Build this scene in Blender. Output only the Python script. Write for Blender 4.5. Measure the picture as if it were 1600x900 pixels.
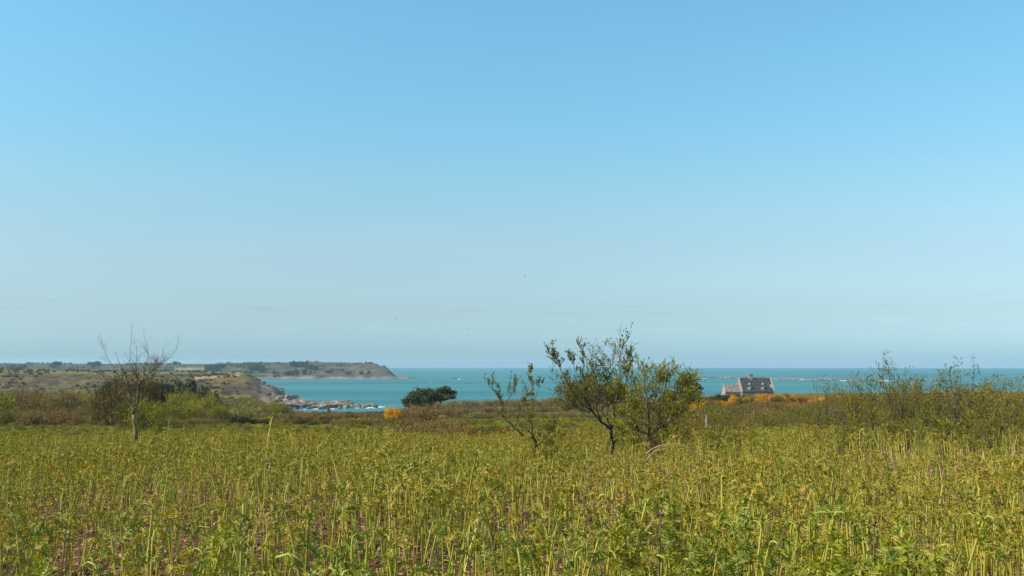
import bpy, bmesh, math, random
import numpy as np
from mathutils import Vector, Matrix, noise

for o in list(bpy.data.objects):
    bpy.data.objects.remove(o)
SC = bpy.context.scene
COL = SC.collection
PI = math.pi
R = math.radians

# ------------------------------------------------------------------ camera
EYE = 26.0                      # height of the eye above the sea
F = 1500.0                      # focal length in pixels of the 1600 wide photograph
HOR = 568.1                     # picture row of the true horizontal
PITCH = math.atan((HOR - 450) / F)
cam_d = bpy.data.cameras.new("camera")
cam_d.sensor_width = 36.0
cam_d.lens = 36.0 * F / 1600.0
cam_d.clip_start = 0.05
cam_d.clip_end = 40000
cam = bpy.data.objects.new("camera", cam_d)
COL.objects.link(cam)
cam.location = (0, 0, EYE)
cam.rotation_euler = (PI / 2 + PITCH, 0, 0)
SC.camera = cam

# ------------------------------------------------------------------ sun, sky, exposure
SUN_EL = R(41)
SUN_AZ = R(-107)                 # left of straight ahead (clockwise from +Y is positive)
S = Vector((math.sin(SUN_AZ) * math.cos(SUN_EL), math.cos(SUN_AZ) * math.cos(SUN_EL), math.sin(SUN_EL)))
sun_d = bpy.data.lights.new("sun", 'SUN')
sun_d.energy = 4.8
sun_d.angle = R(0.53)
sun_d.color = (1.0, 0.90, 0.72)
sun = bpy.data.objects.new("sun", sun_d)
COL.objects.link(sun)
sun.location = (-60, 20, 90)
sun.rotation_euler = S.to_track_quat('Z', 'Y').to_euler()

W = bpy.data.worlds.new("World")
SC.world = W
W.use_nodes = True
wn, wl = W.node_tree.nodes, W.node_tree.links
wn.clear()


def N(nt, t, **kw):
    n = nt.nodes.new(t)
    for k, v in kw.items():
        setattr(n, k, v)
    return n


nt = W.node_tree
out = N(nt, 'ShaderNodeOutputWorld')
bg = N(nt, 'ShaderNodeBackground')
sky = N(nt, 'ShaderNodeTexSky', sky_type='NISHITA')
sky.sun_disc = False
sky.sun_elevation = SUN_EL
sky.sun_rotation = SUN_AZ
sky.altitude = 30
sky.air_density = 1.0
sky.dust_density = 0.6
sky.ozone_density = 1.6
tc = N(nt, 'ShaderNodeTexCoord')
sep = N(nt, 'ShaderNodeSeparateXYZ')
wl.new(tc.outputs['Generated'], sep.inputs[0])
mx = N(nt, 'ShaderNodeMath', operation='MAXIMUM')
mx.inputs[1].default_value = 0.001
wl.new(sep.outputs['Z'], mx.inputs[0])
comb = N(nt, 'ShaderNodeCombineXYZ')
wl.new(sep.outputs['X'], comb.inputs[0]); wl.new(sep.outputs['Y'], comb.inputs[1]); wl.new(mx.outputs[0], comb.inputs[2])
wl.new(comb.outputs[0], sky.inputs[0])
# air tint by height above the horizon (a maritime sky: cyan low down, deeper blue higher up)
ramp = N(nt, 'ShaderNodeValToRGB')
wl.new(mx.outputs[0], ramp.inputs[0])
SKY_TINT = [(0.004, (0.39, 0.625, 0.96)), (0.0107, (0.381, 0.623, 0.956)), (0.0519, (0.467, 0.593, 0.716)), (0.1117, (0.63, 0.72, 0.721)), (0.1773, (0.697, 0.886, 0.82)), (0.2413, (0.674, 1.015, 0.946)), (0.303, (0.688, 1.104, 1.023)), (0.3594, (0.702, 1.15, 1.104)), (0.7, (0.702, 1.15, 1.104))]
# (filled in below)
cr = ramp.color_ramp
while len(cr.elements) > 1:
    cr.elements.remove(cr.elements[-1])
cr.elements[0].position = SKY_TINT[0][0]; cr.elements[0].color = (*SKY_TINT[0][1], 1)
for p_, c_ in SKY_TINT[1:]:
    e_ = cr.elements.new(p_); e_.color = (*c_, 1)
mul = N(nt, 'ShaderNodeMix', data_type='RGBA', blend_type='MULTIPLY')
mul.inputs[0].default_value = 1
wl.new(sky.outputs[0], mul.inputs[6]); wl.new(ramp.outputs[0], mul.inputs[7])
# thin banks of fair weather cloud low over the sea, all round the horizon
az = N(nt, 'ShaderNodeMath', operation='ARCTAN2')
wl.new(sep.outputs['X'], az.inputs[0]); wl.new(sep.outputs['Y'], az.inputs[1])
cv = N(nt, 'ShaderNodeCombineXYZ')
wl.new(az.outputs[0], cv.inputs[0]); wl.new(sep.outputs['Z'], cv.inputs[1])


def cloud(scale_x, scale_y, seed, lo, hi, band, bw, color, amount, src):
    mp = N(nt, 'ShaderNodeMapping')
    mp.inputs['Scale'].default_value = (scale_x, scale_y, 1)
    mp.inputs['Location'].default_value = (seed, seed * 0.37, seed * 1.7)
    wl.new(cv.outputs[0], mp.inputs[0])
    nz = N(nt, 'ShaderNodeTexNoise')
    nz.inputs['Scale'].default_value = 1.0
    nz.inputs['Detail'].default_value = 4
    wl.new(mp.outputs[0], nz.inputs['Vector'])
    mr = N(nt, 'ShaderNodeMapRange', interpolation_type='SMOOTHSTEP')
    mr.inputs['From Min'].default_value = lo; mr.inputs['From Max'].default_value = hi
    wl.new(nz.outputs[0], mr.inputs[0])
    d = N(nt, 'ShaderNodeMath', operation='SUBTRACT'); d.inputs[1].default_value = band
    wl.new(sep.outputs['Z'], d.inputs[0])
    a = N(nt, 'ShaderNodeMath', operation='ABSOLUTE'); wl.new(d.outputs[0], a.inputs[0])
    b = N(nt, 'ShaderNodeMapRange', interpolation_type='SMOOTHSTEP')
    b.inputs['From Min'].default_value = bw; b.inputs['From Max'].default_value = bw * 0.4
    b.inputs['To Min'].default_value = 0; b.inputs['To Max'].default_value = amount
    wl.new(a.outputs[0], b.inputs[0])
    m = N(nt, 'ShaderNodeMath', operation='MULTIPLY'); wl.new(mr.outputs[0], m.inputs[0]); wl.new(b.outputs[0], m.inputs[1])
    mixc = N(nt, 'ShaderNodeMix', data_type='RGBA', blend_type='MULTIPLY')
    wl.new(m.outputs[0], mixc.inputs[0]); wl.new(src, mixc.inputs[6]); mixc.inputs[7].default_value = (*color, 1)
    return mixc.outputs[2]


c1 = cloud(14, 260, 3.1, 0.58, 0.68, 0.057, 0.010, (0.86, 0.90, 0.94), 0.6, mul.outputs[2])
c2 = cloud(30, 150, 8.7, 0.60, 0.72, 0.036, 0.012, (1.12, 1.07, 1.04), 0.7, c1)
c3 = cloud(3, 30, 5.2, 0.40, 0.75, 0.10, 0.10, (1.07, 1.04, 1.02), 0.5, c2)
wl.new(c3, bg.inputs[0])
bg.inputs[1].default_value = 0.15
wl.new(bg.outputs[0], out.inputs[0])

SC.view_settings.view_transform = 'Standard'
SC.view_settings.look = 'None'
SC.view_settings.exposure = 0.35
SC.view_settings.gamma = 1.0
SC.view_settings.use_curve_mapping = False
SC.render.engine = 'CYCLES'
SC.cycles.use_denoising = True
SC.cycles.max_bounces = 5
SC.cycles.diffuse_bounces = 3
SC.cycles.glossy_bounces = 2
SC.cycles.transmission_bounces = 3
SC.cycles.transparent_max_bounces = 6
SC.cycles.volume_bounces = 1
SC.cycles.caustics_reflective = False
SC.cycles.caustics_refractive = False

# ------------------------------------------------------------------ helpers
rnd = random.Random(11)
rng = np.random.default_rng(11)


def at(px, row, d):
    """the point seen at a pixel of the photograph, d metres ahead (measured along +Y)"""
    x, y, z = (px - 800) / F, 1.0, -(row - 450) / F
    yy = y * math.cos(PITCH) - z * math.sin(PITCH)
    zz = y * math.sin(PITCH) + z * math.cos(PITCH)
    k = d / yy
    return Vector((x * k, d, EYE + zz * k))


def xof(px, d):
    return (px - 800) / F * d


def drow(row, z=0.0):
    """how far ahead a row of the photograph meets the level z"""
    v = at(800, row, 1.0)
    return (z - EYE) / (v.z - EYE)


def mesh_np(name, V, faces):
    """faces: an (n,3) or (n,4) array, or a list of lists"""
    me = bpy.data.meshes.new(name)
    V = np.asarray(V, dtype=np.float32)
    if isinstance(faces, np.ndarray):
        n, k = faces.shape
        me.vertices.add(len(V)); me.vertices.foreach_set('co', V.ravel())
        me.loops.add(n * k); me.loops.foreach_set('vertex_index', faces.astype(np.int32).ravel())
        me.polygons.add(n)
        me.polygons.foreach_set('loop_start', np.arange(0, n * k, k, dtype=np.int32))
        me.update(calc_edges=True)
    else:
        me.from_pydata(V.tolist(), [], faces)
        me.update()
    return me


class MB:
    def __init__(self):
        self.v = []; self.f = []

    def tube(self, pts, rad, n=5, cap=True):
        pts = [Vector(p) for p in pts]
        if not hasattr(rad, '__len__'):
            rad = [rad] * len(pts)
        base = len(self.v)
        up = Vector((0.13, 0.31, 0.94))
        t0 = (pts[-1] - pts[0])
        if t0.length > 0 and abs(t0.normalized().dot(up)) > 0.8:
            up = Vector((0.95, 0.2, 0.1))
        for i, p in enumerate(pts):
            t = (pts[min(i + 1, len(pts) - 1)] - pts[max(i - 1, 0)])
            if t.length < 1e-9:
                t = Vector((0, 0, 1))
            t.normalize()
            a = t.cross(up)
            if a.length < 1e-4:
                a = t.cross(Vector((0, 1, 0)))
            a.normalize(); b = t.cross(a)
            for k in range(n):
                w = 2 * PI * k / n
                self.v.append(p + (a * math.cos(w) + b * math.sin(w)) * rad[i])
        for i in range(len(pts) - 1):
            for k in range(n):
                k2 = (k + 1) % n
                self.f.append((base + i * n + k, base + i * n + k2, base + (i + 1) * n + k2, base + (i + 1) * n + k))
        if cap and n > 2:
            self.f.append(tuple(base + k for k in range(n - 1, -1, -1)))
            e = base + (len(pts) - 1) * n
            self.f.append(tuple(e + k for k in range(n)))

    def box(self, x0, x1, y0, y1, z0, z1):
        b = len(self.v)
        for z in (z0, z1):
            self.v += [Vector((x0, y0, z)), Vector((x1, y0, z)), Vector((x1, y1, z)), Vector((x0, y1, z))]
        for q in ((3, 2, 1, 0), (4, 5, 6, 7), (0, 1, 5, 4), (1, 2, 6, 5), (2, 3, 7, 6), (3, 0, 4, 7)):
            self.f.append(tuple(b + i for i in q))

    def prism(self, poly, axis, lo, hi):
        """poly: 2-D outline (counter-clockwise); axis 'x' extrudes a (y,z) outline, 'y' an (x,z) outline"""
        b = len(self.v); n = len(poly)
        for t in (lo, hi):
            for (p, q) in poly:
                self.v.append(Vector((t, p, q)) if axis == 'x' else Vector((p, t, q)))
        self.f.append(tuple(b + i for i in range(n - 1, -1, -1)))
        self.f.append(tuple(b + n + i for i in range(n)))
        for i in range(n):
            j = (i + 1) % n
            self.f.append((b + i, b + j, b + n + j, b + n + i))

    def leaf(self, c, d, up, L, Wd):
        """a pointed folded leaf from c along d"""
        d = d.normalized(); s = d.cross(up)
        if s.length < 1e-4:
            s = d.orthogonal()
        s.normalize(); u = s.cross(d)
        b = len(self.v)
        m = c + d * (L * 0.45) - u * (Wd * 0.15)
        self.v += [c, m + s * Wd * 0.5 + u * Wd * 0.22, c + d * L, m - s * Wd * 0.5 + u * Wd * 0.22]
        self.f += [(b, b + 1, b + 2), (b, b + 2, b + 3)]

    def mesh(self, name, smooth=False):
        me = bpy.data.meshes.new(name)
        me.from_pydata([tuple(v) for v in self.v], [], self.f)
        if smooth:
            me.polygons.foreach_set('use_smooth', [True] * len(me.polygons))
        me.update()
        return me


def link(name, me, mat=None, parent=None, **props):
    o = bpy.data.objects.new(name, me)
    COL.objects.link(o)
    if mat is not None:
        if me.materials:
            if me.materials[0] is not mat:
                o.material_slots[0].link = 'OBJECT'
                o.material_slots[0].material = mat
        else:
            me.materials.append(mat)
    if parent is not None:
        o.parent = parent
    for k, v in props.items():
        o[k] = v
    return o


def thing(name, loc, label, cat, group=None, rz=0.0, sc=None):
    o = bpy.data.objects.new(name, None)
    o.empty_display_size = 0.2
    COL.objects.link(o)
    o.location = loc; o.rotation_euler = (0, 0, rz)
    if sc is not None:
        o.scale = sc
    o['label'] = label; o['category'] = cat
    if group:
        o['group'] = group
    return o


# ------------------------------------------------------------------ materials
def new_mat(name):
    m = bpy.data.materials.new(name)
    m.use_nodes = True
    m.node_tree.nodes.clear()
    return m, m.node_tree


def leaf_mat(name, cols, transl=0.35, rough=0.6, island=True, gloss=0.06, objvar=0.35):
    """foliage: colour picked per leaf and shifted a little per plant; part of the light passes through"""
    m, t = new_mat(name)
    o = N(t, 'ShaderNodeOutputMaterial')
    geo = N(t, 'ShaderNodeNewGeometry')
    oi = N(t, 'ShaderNodeObjectInfo')
    r = N(t, 'ShaderNodeValToRGB')
    r.color_ramp.interpolation = 'LINEAR'
    while len(r.color_ramp.elements) > 1:
        r.color_ramp.elements.remove(r.color_ramp.elements[-1])
    if name not in ('litter', 'blossom', 'frond', 'frond_far', 'stalk'):
        cols = [(c[0] * 1.06, c[1] * 1.04, c[2] * .68) for c in cols]
        gloss *= .4
    for i, c in enumerate(cols):
        p = i / max(1, len(cols) - 1)
        e = r.color_ramp.elements[0] if i == 0 else r.color_ramp.elements.new(p)
        e.position = p; e.color = (*c, 1)
    a = N(t, 'ShaderNodeMath', operation='MULTIPLY'); a.inputs[1].default_value = objvar
    t.links.new(oi.outputs['Random'], a.inputs[0])
    b = N(t, 'ShaderNodeMath', operation='MULTIPLY_ADD'); b.inputs[1].default_value = 1 - objvar
    t.links.new(geo.outputs['Random Per Island'], b.inputs[0]); t.links.new(a.outputs[0], b.inputs[2])
    t.links.new(b.outputs[0], r.inputs[0])
    df = N(t, 'ShaderNodeBsdfDiffuse'); tr = N(t, 'ShaderNodeBsdfTranslucent'); gl = N(t, 'ShaderNodeBsdfGlossy')
    gl.inputs['Roughness'].default_value = rough; gl.inputs['Color'].default_value = (0.6, 0.65, 0.6, 1)
    t.links.new(r.outputs[0], df.inputs[0])
    g = N(t, 'ShaderNodeMix', data_type='RGBA', blend_type='MULTIPLY'); g.inputs[0].default_value = 1
    g.inputs[7].default_value = (1.25, 1.15, 0.55, 1)
    t.links.new(r.outputs[0], g.inputs[6]); t.links.new(g.outputs[2], tr.inputs[0])
    m1 = N(t, 'ShaderNodeMixShader'); m1.inputs[0].default_value = transl
    t.links.new(df.outputs[0], m1.inputs[1]); t.links.new(tr.outputs[0], m1.inputs[2])
    m2 = N(t, 'ShaderNodeMixShader'); m2.inputs[0].default_value = gloss
    t.links.new(m1.outputs[0], m2.inputs[1]); t.links.new(gl.outputs[0], m2.inputs[2])
    t.links.new(m2.outputs[0], o.inputs[0])
    return m


def solid_mat(name, c1, c2, scale=8, rough=0.85, bump=0.3, detail=6, lo=0.35, hi=0.65, bscale=None, coord='Object', spec=0.2):
    m, t = new_mat(name)
    o = N(t, 'ShaderNodeOutputMaterial'); p = N(t, 'ShaderNodeBsdfPrincipled')
    c = N(t, 'ShaderNodeTexCoord')
    nz = N(t, 'ShaderNodeTexNoise'); nz.inputs['Scale'].default_value = scale; nz.inputs['Detail'].default_value = detail
    t.links.new(c.outputs[coord], nz.inputs['Vector'])
    mr = N(t, 'ShaderNodeMapRange'); mr.inputs['From Min'].default_value = lo; mr.inputs['From Max'].default_value = hi
    t.links.new(nz.outputs[0], mr.inputs[0])
    mixc = N(t, 'ShaderNodeMix', data_type='RGBA')
    mixc.inputs[6].default_value = (*c1, 1); mixc.inputs[7].default_value = (*c2, 1)
    t.links.new(mr.outputs[0], mixc.inputs[0]); t.links.new(mixc.outputs[2], p.inputs['Base Color'])
    p.inputs['Roughness'].default_value = rough
    p.inputs['Specular IOR Level'].default_value = spec
    if bump:
        n2 = N(t, 'ShaderNodeTexNoise'); n2.inputs['Scale'].default_value = bscale or scale * 3; n2.inputs['Detail'].default_value = 5
        t.links.new(c.outputs[coord], n2.inputs['Vector'])
        b = N(t, 'ShaderNodeBump'); b.inputs['Strength'].default_value = bump; b.inputs['Distance'].default_value = 0.3 / (bscale or scale * 3)
        t.links.new(n2.outputs[0], b.inputs['Height']); t.links.new(b.outputs[0], p.inputs['Normal'])
    t.links.new(p.outputs[0], o.inputs[0])
    return m


def cover_mat(name, scale, contrast=0.5, bump=0.6, bdist=0.15, rough=0.95):
    """land: the cover colour painted per vertex (fields, scrub, rock), broken up by noise at two sizes"""
    m, t = new_mat(name)
    o = N(t, 'ShaderNodeOutputMaterial'); p = N(t, 'ShaderNodeBsdfPrincipled')
    at_ = N(t, 'ShaderNodeAttribute', attribute_name='cover')
    c = N(t, 'ShaderNodeTexCoord')
    prev = at_.outputs['Color']
    for sc_, k in ((scale, contrast), (scale * 7.3, contrast * 0.8)):
        nz = N(t, 'ShaderNodeTexNoise'); nz.inputs['Scale'].default_value = sc_; nz.inputs['Detail'].default_value = 5
        t.links.new(c.outputs['Object'], nz.inputs['Vector'])
        mr = N(t, 'ShaderNodeMapRange'); mr.inputs['From Min'].default_value = 0.32; mr.inputs['From Max'].default_value = 0.68
        mr.inputs['To Min'].default_value = 1 - k; mr.inputs['To Max'].default_value = 1 + k
        t.links.new(nz.outputs[0], mr.inputs[0])
        vm = N(t, 'ShaderNodeVectorMath', operation='SCALE')
        t.links.new(prev, vm.inputs[0]); t.links.new(mr.outputs[0], vm.inputs['Scale'])
        prev = vm.outputs[0]
    t.links.new(prev, p.inputs['Base Color'])
    p.inputs['Roughness'].default_value = rough
    p.inputs['Specular IOR Level'].default_value = 0.0
    n2 = N(t, 'ShaderNodeTexNoise'); n2.inputs['Scale'].default_value = scale * 9; n2.inputs['Detail'].default_value = 6
    t.links.new(c.outputs['Object'], n2.inputs['Vector'])
    b = N(t, 'ShaderNodeBump'); b.inputs['Strength'].default_value = bump; b.inputs['Distance'].default_value = bdist
    t.links.new(n2.outputs[0], b.inputs['Height']); t.links.new(b.outputs[0], p.inputs['Normal'])
    t.links.new(p.outputs[0], o.inputs[0])
    return m


M = {}
M['frond'] = leaf_mat('frond', [(0.065, 0.10, 0.002), (0.155, 0.20, 0.004), (0.27, 0.285, 0.006), (0.41, 0.325, 0.012), (0.44, 0.205, 0.03)], 0.36, objvar=0.5)
M['frond_far'] = leaf_mat('frond_far', [(0.095, 0.12, 0.003), (0.205, 0.21, 0.005), (0.345, 0.295, 0.009), (0.46, 0.285, 0.02), (0.43, 0.185, 0.035)], 0.36, objvar=0.5)
M['stalk'] = leaf_mat('stalk', [(0.25, 0.255, 0.014), (0.39, 0.36, 0.025), (0.53, 0.445, 0.06)], 0.15, gloss=0.08, objvar=0.7)
M['dead_stalk'] = solid_mat('dead_stalk', (0.10, 0.05, 0.03), (0.26, 0.16, 0.10), 20)
M['cane'] = solid_mat('cane', (0.45, 0.25, 0.14), (0.5, 0.38, 0.25), 9)
M['litter'] = leaf_mat('litter', [(0.11, 0.042, 0.020), (0.23, 0.10, 0.055), (0.37, 0.185, 0.105), (0.55, 0.37, 0.23), (0.17, 0.062, 0.036)], 0.1)
M['bark_dark'] = solid_mat('bark_dark', (0.035, 0.027, 0.02), (0.10, 0.08, 0.06), 14)
M['bark_pale'] = solid_mat('bark_pale', (0.07, 0.048, 0.032), (0.24, 0.185, 0.125), 7)
M['bark_brown'] = solid_mat('bark_brown', (0.07, 0.05, 0.035), (0.16, 0.12, 0.085), 10)
M['leaf_grey'] = leaf_mat('leaf_grey', [(0.10, 0.105, 0.025), (0.17, 0.165, 0.035), (0.26, 0.23, 0.055)], 0.25)
M['leaf_olive'] = leaf_mat('leaf_olive', [(0.11, 0.10, 0.014), (0.18, 0.16, 0.02), (0.24, 0.20, 0.03), (0.24, 0.15, 0.05)], 0.3)
M['leaf_bright'] = leaf_mat('leaf_bright', [(0.12, 0.13, 0.012), (0.20, 0.20, 0.016), (0.29, 0.27, 0.028), (0.28, 0.17, 0.05)], 0.35)
M['willow'] = leaf_mat('willow', [(0.14, 0.13, 0.012), (0.22, 0.20, 0.018), (0.31, 0.27, 0.03)], 0.3)
M['brown'] = leaf_mat('brown', [(0.12, 0.068, 0.030), (0.19, 0.115, 0.055), (0.25, 0.16, 0.08), (0.17, 0.13, 0.035)], 0.15)
M['olive'] = leaf_mat('olive', [(0.075, 0.065, 0.014), (0.13, 0.108, 0.022), (0.17, 0.14, 0.035)], 0.2)
M['dark'] = leaf_mat('dark', [(0.016, 0.019, 0.008), (0.034, 0.036, 0.014), (0.062, 0.058, 0.022)], 0.1)
M['pine'] = leaf_mat('pine', [(0.025, 0.032, 0.010), (0.055, 0.062, 0.020), (0.10, 0.10, 0.036)], 0.1)
M['umber'] = leaf_mat('umber', [(0.06, 0.034, 0.014), (0.11, 0.066, 0.028), (0.16, 0.105, 0.045)], 0.1)
M['gorse'] = leaf_mat('gorse', [(0.14, 0.08, 0.010), (0.42, 0.20, 0.010), (0.66, 0.32, 0.010), (0.70, 0.42, 0.015)], 0.15)
M['rust'] = leaf_mat('rust', [(0.13, 0.06, 0.016), (0.26, 0.11, 0.02), (0.36, 0.15, 0.022)], 0.15)
M['reed'] = leaf_mat('reed', [(0.13, 0.095, 0.055), (0.20, 0.15, 0.085), (0.26, 0.20, 0.12)], 0.2)
M['pale'] = leaf_mat('pale', [(0.14, 0.125, 0.045), (0.21, 0.185, 0.07), (0.29, 0.24, 0.12)], 0.2)
M['blossom'] = leaf_mat('blossom', [(0.3, 0.27, 0.22), (0.5, 0.46, 0.4)], 0.2)
M['stone'] = solid_mat('stone', (0.19, 0.165, 0.14), (0.40, 0.36, 0.30), 2.2, bump=0.5)
M['stone_dark'] = solid_mat('stone_dark', (0.10, 0.085, 0.08), (0.20, 0.17, 0.15), 2.2, bump=0.5)
M['slate'] = solid_mat('slate', (0.040, 0.040, 0.042), (0.066, 0.065, 0.068), 1.4, rough=0.6, bump=0.3)
M['tile_old'] = solid_mat('tile_old', (0.12, 0.085, 0.075), (0.27, 0.22, 0.20), 1.6, rough=0.9)
M['white'] = solid_mat('white', (0.70, 0.70, 0.68), (0.8, 0.8, 0.78), 3, rough=0.5, bump=0)
M['glass'] = solid_mat('glass', (0.22, 0.27, 0.33), (0.30, 0.36, 0.42), 2, rough=0.15, bump=0, spec=0.8)
M['lead'] = solid_mat('lead', (0.3, 0.3, 0.32), (0.5, 0.5, 0.52), 4, rough=0.5, bump=0)
M['door'] = solid_mat('door', (0.06, 0.10, 0.16), (0.08, 0.13, 0.2), 4, rough=0.5, bump=0)
M['rock'] = solid_mat('rock', (0.10, 0.078, 0.062), (0.33, 0.25, 0.19), 0.35, bump=0.9, bscale=0.9, detail=8)
M['rock_dark'] = solid_mat('rock_dark', (0.05, 0.048, 0.045), (0.16, 0.14, 0.12), 0.3, bump=0.8, bscale=0.9, detail=8)
M['foam'] = solid_mat('foam', (0.65, 0.7, 0.7), (0.85, 0.87, 0.87), 1.5, rough=0.9, bump=0.4)
M['bird'] = solid_mat('bird', (0.03, 0.03, 0.035), (0.07, 0.07, 0.075), 10, bump=0)
M['post'] = solid_mat('post', (0.28, 0.24, 0.19), (0.5, 0.45, 0.38), 6)

# ------------------------------------------------------------------ land forms
D_R = [0, 12, 20, 30, 40, 60, 90, 130, 180, 230, 300]
D_T = {
    -400: [1.75, 1.78, 2.08, 2.80, 3.7, 5.2, 6.6, 8.3, 10.4, 12.0, 13.2],
    200: [1.75, 1.78, 2.10, 2.85, 3.8, 5.4, 6.8, 8.35, 11.0, 13.2, 14.6],
    450: [1.75, 1.78, 2.10, 2.85, 3.8, 5.4, 6.8, 8.35, 10.5, 13.1, 15.4],
    620: [1.75, 1.78, 2.10, 2.85, 3.8, 5.4, 6.8, 8.35, 10.6, 13.1, 15.2],
    700: [1.75, 1.78, 2.10, 2.85, 3.8, 5.4, 6.6, 8.1, 10.4, 12.3, 14.0],
    900: [1.75, 1.78, 2.06, 2.75, 3.5, 5.2, 6.6, 7.9, 9.9, 11.4, 12.8],
    1150: [1.75, 1.78, 2.05, 2.65, 3.5, 5.2, 7.0, 8.6, 9.8, 10.6, 11.3],
    1400: [1.75, 1.78, 2.02, 2.55, 3.3, 4.9, 6.6, 8.2, 9.4, 10.4, 11.4],
    2000: [1.75, 1.78, 2.0, 2.45, 3.1, 4.4, 5.8, 7.2, 8.4, 9.6, 10.8],
}
D_P = sorted(D_T)


def smooth(a, b, t):
    t = min(1, max(0, (t - a) / (b - a)))
    return t * t * (3 - 2 * t)


EDGE = [(-2600, 760), (380, 760), (420, 420), (450, 303), (620, 303), (680, 315), (800, 330), (1000, 335), (1150, 360), (1400, 380), (2200, 420)]


def lerp_tab(tab, x):
    if x <= tab[0][0]:
        return tab[0][1]
    for (a, u), (b, v) in zip(tab, tab[1:]):
        if x <= b:
            return u + (v - u) * (x - a) / (b - a)
    return tab[-1][1]


def polar(x, y):
    r = math.hypot(x, y)
    if y > 0.15 * r and r > 1e-6:
        px = 800 + F * x / y
    else:
        px = 800 + (1 if x > 0 else -1) * 9000
    return r, max(-2500, min(4000, px))


def ground_z(x, y, rough=True):
    r, px = polar(x, y)
    ry = r if y < 0 else max(abs(y), 0.6 * r)
    pc = max(D_P[0], min(D_P[-1], px))
    cols = []
    for p in D_P:
        T = D_T[p]
        cols.append((p, lerp_tab(list(zip(D_R, T)), min(ry, 300))))
    d = lerp_tab(cols, pc)
    z = EYE - d
    e = lerp_tab(EDGE, px)
    if ry > 300:
        if px < 430:
            z += (6.5 - z) * smooth(300, 480, ry)
        if ry > e:
            z += (-3.0 - z) * smooth(e, e + 45 + 18 * noise.noise(Vector((x * .02, y * .02, 3))), ry)
    if rough:
        n = noise.noise(Vector((x * .35, y * .35, 0)))
        z += 0.07 * n * min(1, r / 6) + 0.3 * noise.noise(Vector((x * .03, y * .03, 7))) * min(1, max(0, (r - 60) / 80))
    return z


def fbm(x, y, s, sd=0.0, o=3):
    v = 0; a = 1; q = 0
    for i in range(o):
        v += a * noise.noise(Vector((x * s, y * s, sd + i * 3.7))); q += a
        a *= .5; s *= 2.1
    return v / q


def mixc(a, b, t):
    return tuple(a[i] * (1 - t) + b[i] * t for i in range(3))


C_LITTER = (0.17, 0.078, 0.048)
C_GRASS = (0.095, 0.105, 0.007)
C_SCRUB = (0.14, 0.095, 0.022)
C_PLOUGH = (0.27, 0.18, 0.12)
C_ROCK = (0.30, 0.24, 0.19)
C_HEATH = (0.14, 0.115, 0.045)


def ground_cover(x, y):
    r, px = polar(x, y)
    ry = r if y < 0 else y
    n = fbm(x, y, .05, 2)
    c = mixc(C_SCRUB, (0.15, 0.125, 0.035), max(0, min(1, .5 + n)))
    if ry < 48:
        t = max(0, min(1, .5 + 1.6 * fbm(x, y, .6, 5)))
        near = mixc(C_LITTER, (0.10, 0.048, 0.03), t)
        c = mixc(near, c, smooth(36, 48, ry + 3 * n))
    g = 0
    if px < 700:
        g = smooth(60, 70, ry) * (1 - smooth(134, 138, ry))
    if 640 <= px <= 980:
        g = max(g, smooth(100, 108, ry + 6 * n) * (1 - smooth(166, 172, ry)))
        g = max(g, smooth(195, 200, ry) * (1 - smooth(222, 228, ry)) * .7)
    if g:
        c = mixc(c, mixc(C_GRASS, (0.155, 0.135, 0.014), max(0, min(1, .5 + 1.5 * fbm(x, y, .08, 9)))), g)
    if 380 < px < 660 and 156 < ry < 184:
        c = mixc(c, C_PLOUGH, smooth(156, 158, ry) * (1 - smooth(181, 184, ry)) * smooth(395, 430, px) * (1 - smooth(640, 660, px)))
    e = lerp_tab(EDGE, px)
    if ry > e - 4:
        c = mixc(c, C_ROCK, smooth(e - 4, e + 3, ry))
    return c


def grid_mesh(name, P, C, closed=False):
    """P: rows x cols of points, C: same of colours"""
    nr, nc = len(P), len(P[0])
    V = np.array(P, dtype=np.float32).reshape(-1, 3)
    i = np.arange(nr - 1)[:, None]; j = np.arange(nc if closed else nc - 1)[None, :]
    j2 = (j + 1) % nc
    a = i * nc + j; b = i * nc + j2; c = (i + 1) * nc + j2; d = (i + 1) * nc + j
    Fc = np.stack([a, b, c, d], -1).reshape(-1, 4)
    me = mesh_np(name, V, Fc)
    at_ = me.color_attributes.new('cover', 'FLOAT_COLOR', 'POINT')
    cc = np.ones((len(V), 4), dtype=np.float32); cc[:, :3] = np.array(C, dtype=np.float32).reshape(-1, 3)
    at_.data.foreach_set('color', cc.ravel())
    me.polygons.foreach_set('use_smooth', [True] * len(me.polygons))
    return me


azs = []
a = -34.0
while a < 34.0:
    azs.append(a); a += 0.28
while a < 326.0:
    azs.append(a); a += 6.0
radii = [0.4 * 1.062 ** i for i in range(200)]
radii = [r for r in radii if r < 150] + [150 + 4.0 * i for i in range(20)] + [232 + 9.0 * i for i in range(72)]
P = []; C = []
for r in radii:
    row = []; crow = []
    for a in azs:
        x, y = r * math.sin(R(a)), r * math.cos(R(a))
        row.append((x, y, ground_z(x, y))); crow.append(ground_cover(x, y))
    P.append(row); C.append(crow)
me = grid_mesh('ground', [q[::-1] for q in P], [q[::-1] for q in C], closed=True)
ground = link('ground', me, cover_mat('ground_cover', 0.9, 0.35, 0.7, 0.06), kind='structure', label='sloping coastal land of bracken litter, green fields and rough scrub')

# --- middle headland on the left
def crest_mid(px):   # (row of the skyline, distance of the crest)
    row = lerp_tab([(-900, 560), (-300, 570), (0, 577), (200, 580.5), (325, 580.5), (375, 582), (387, 584), (400, 590), (412, 598), (431, 608), (440, 617), (452, 623)], px)
    return row


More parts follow.
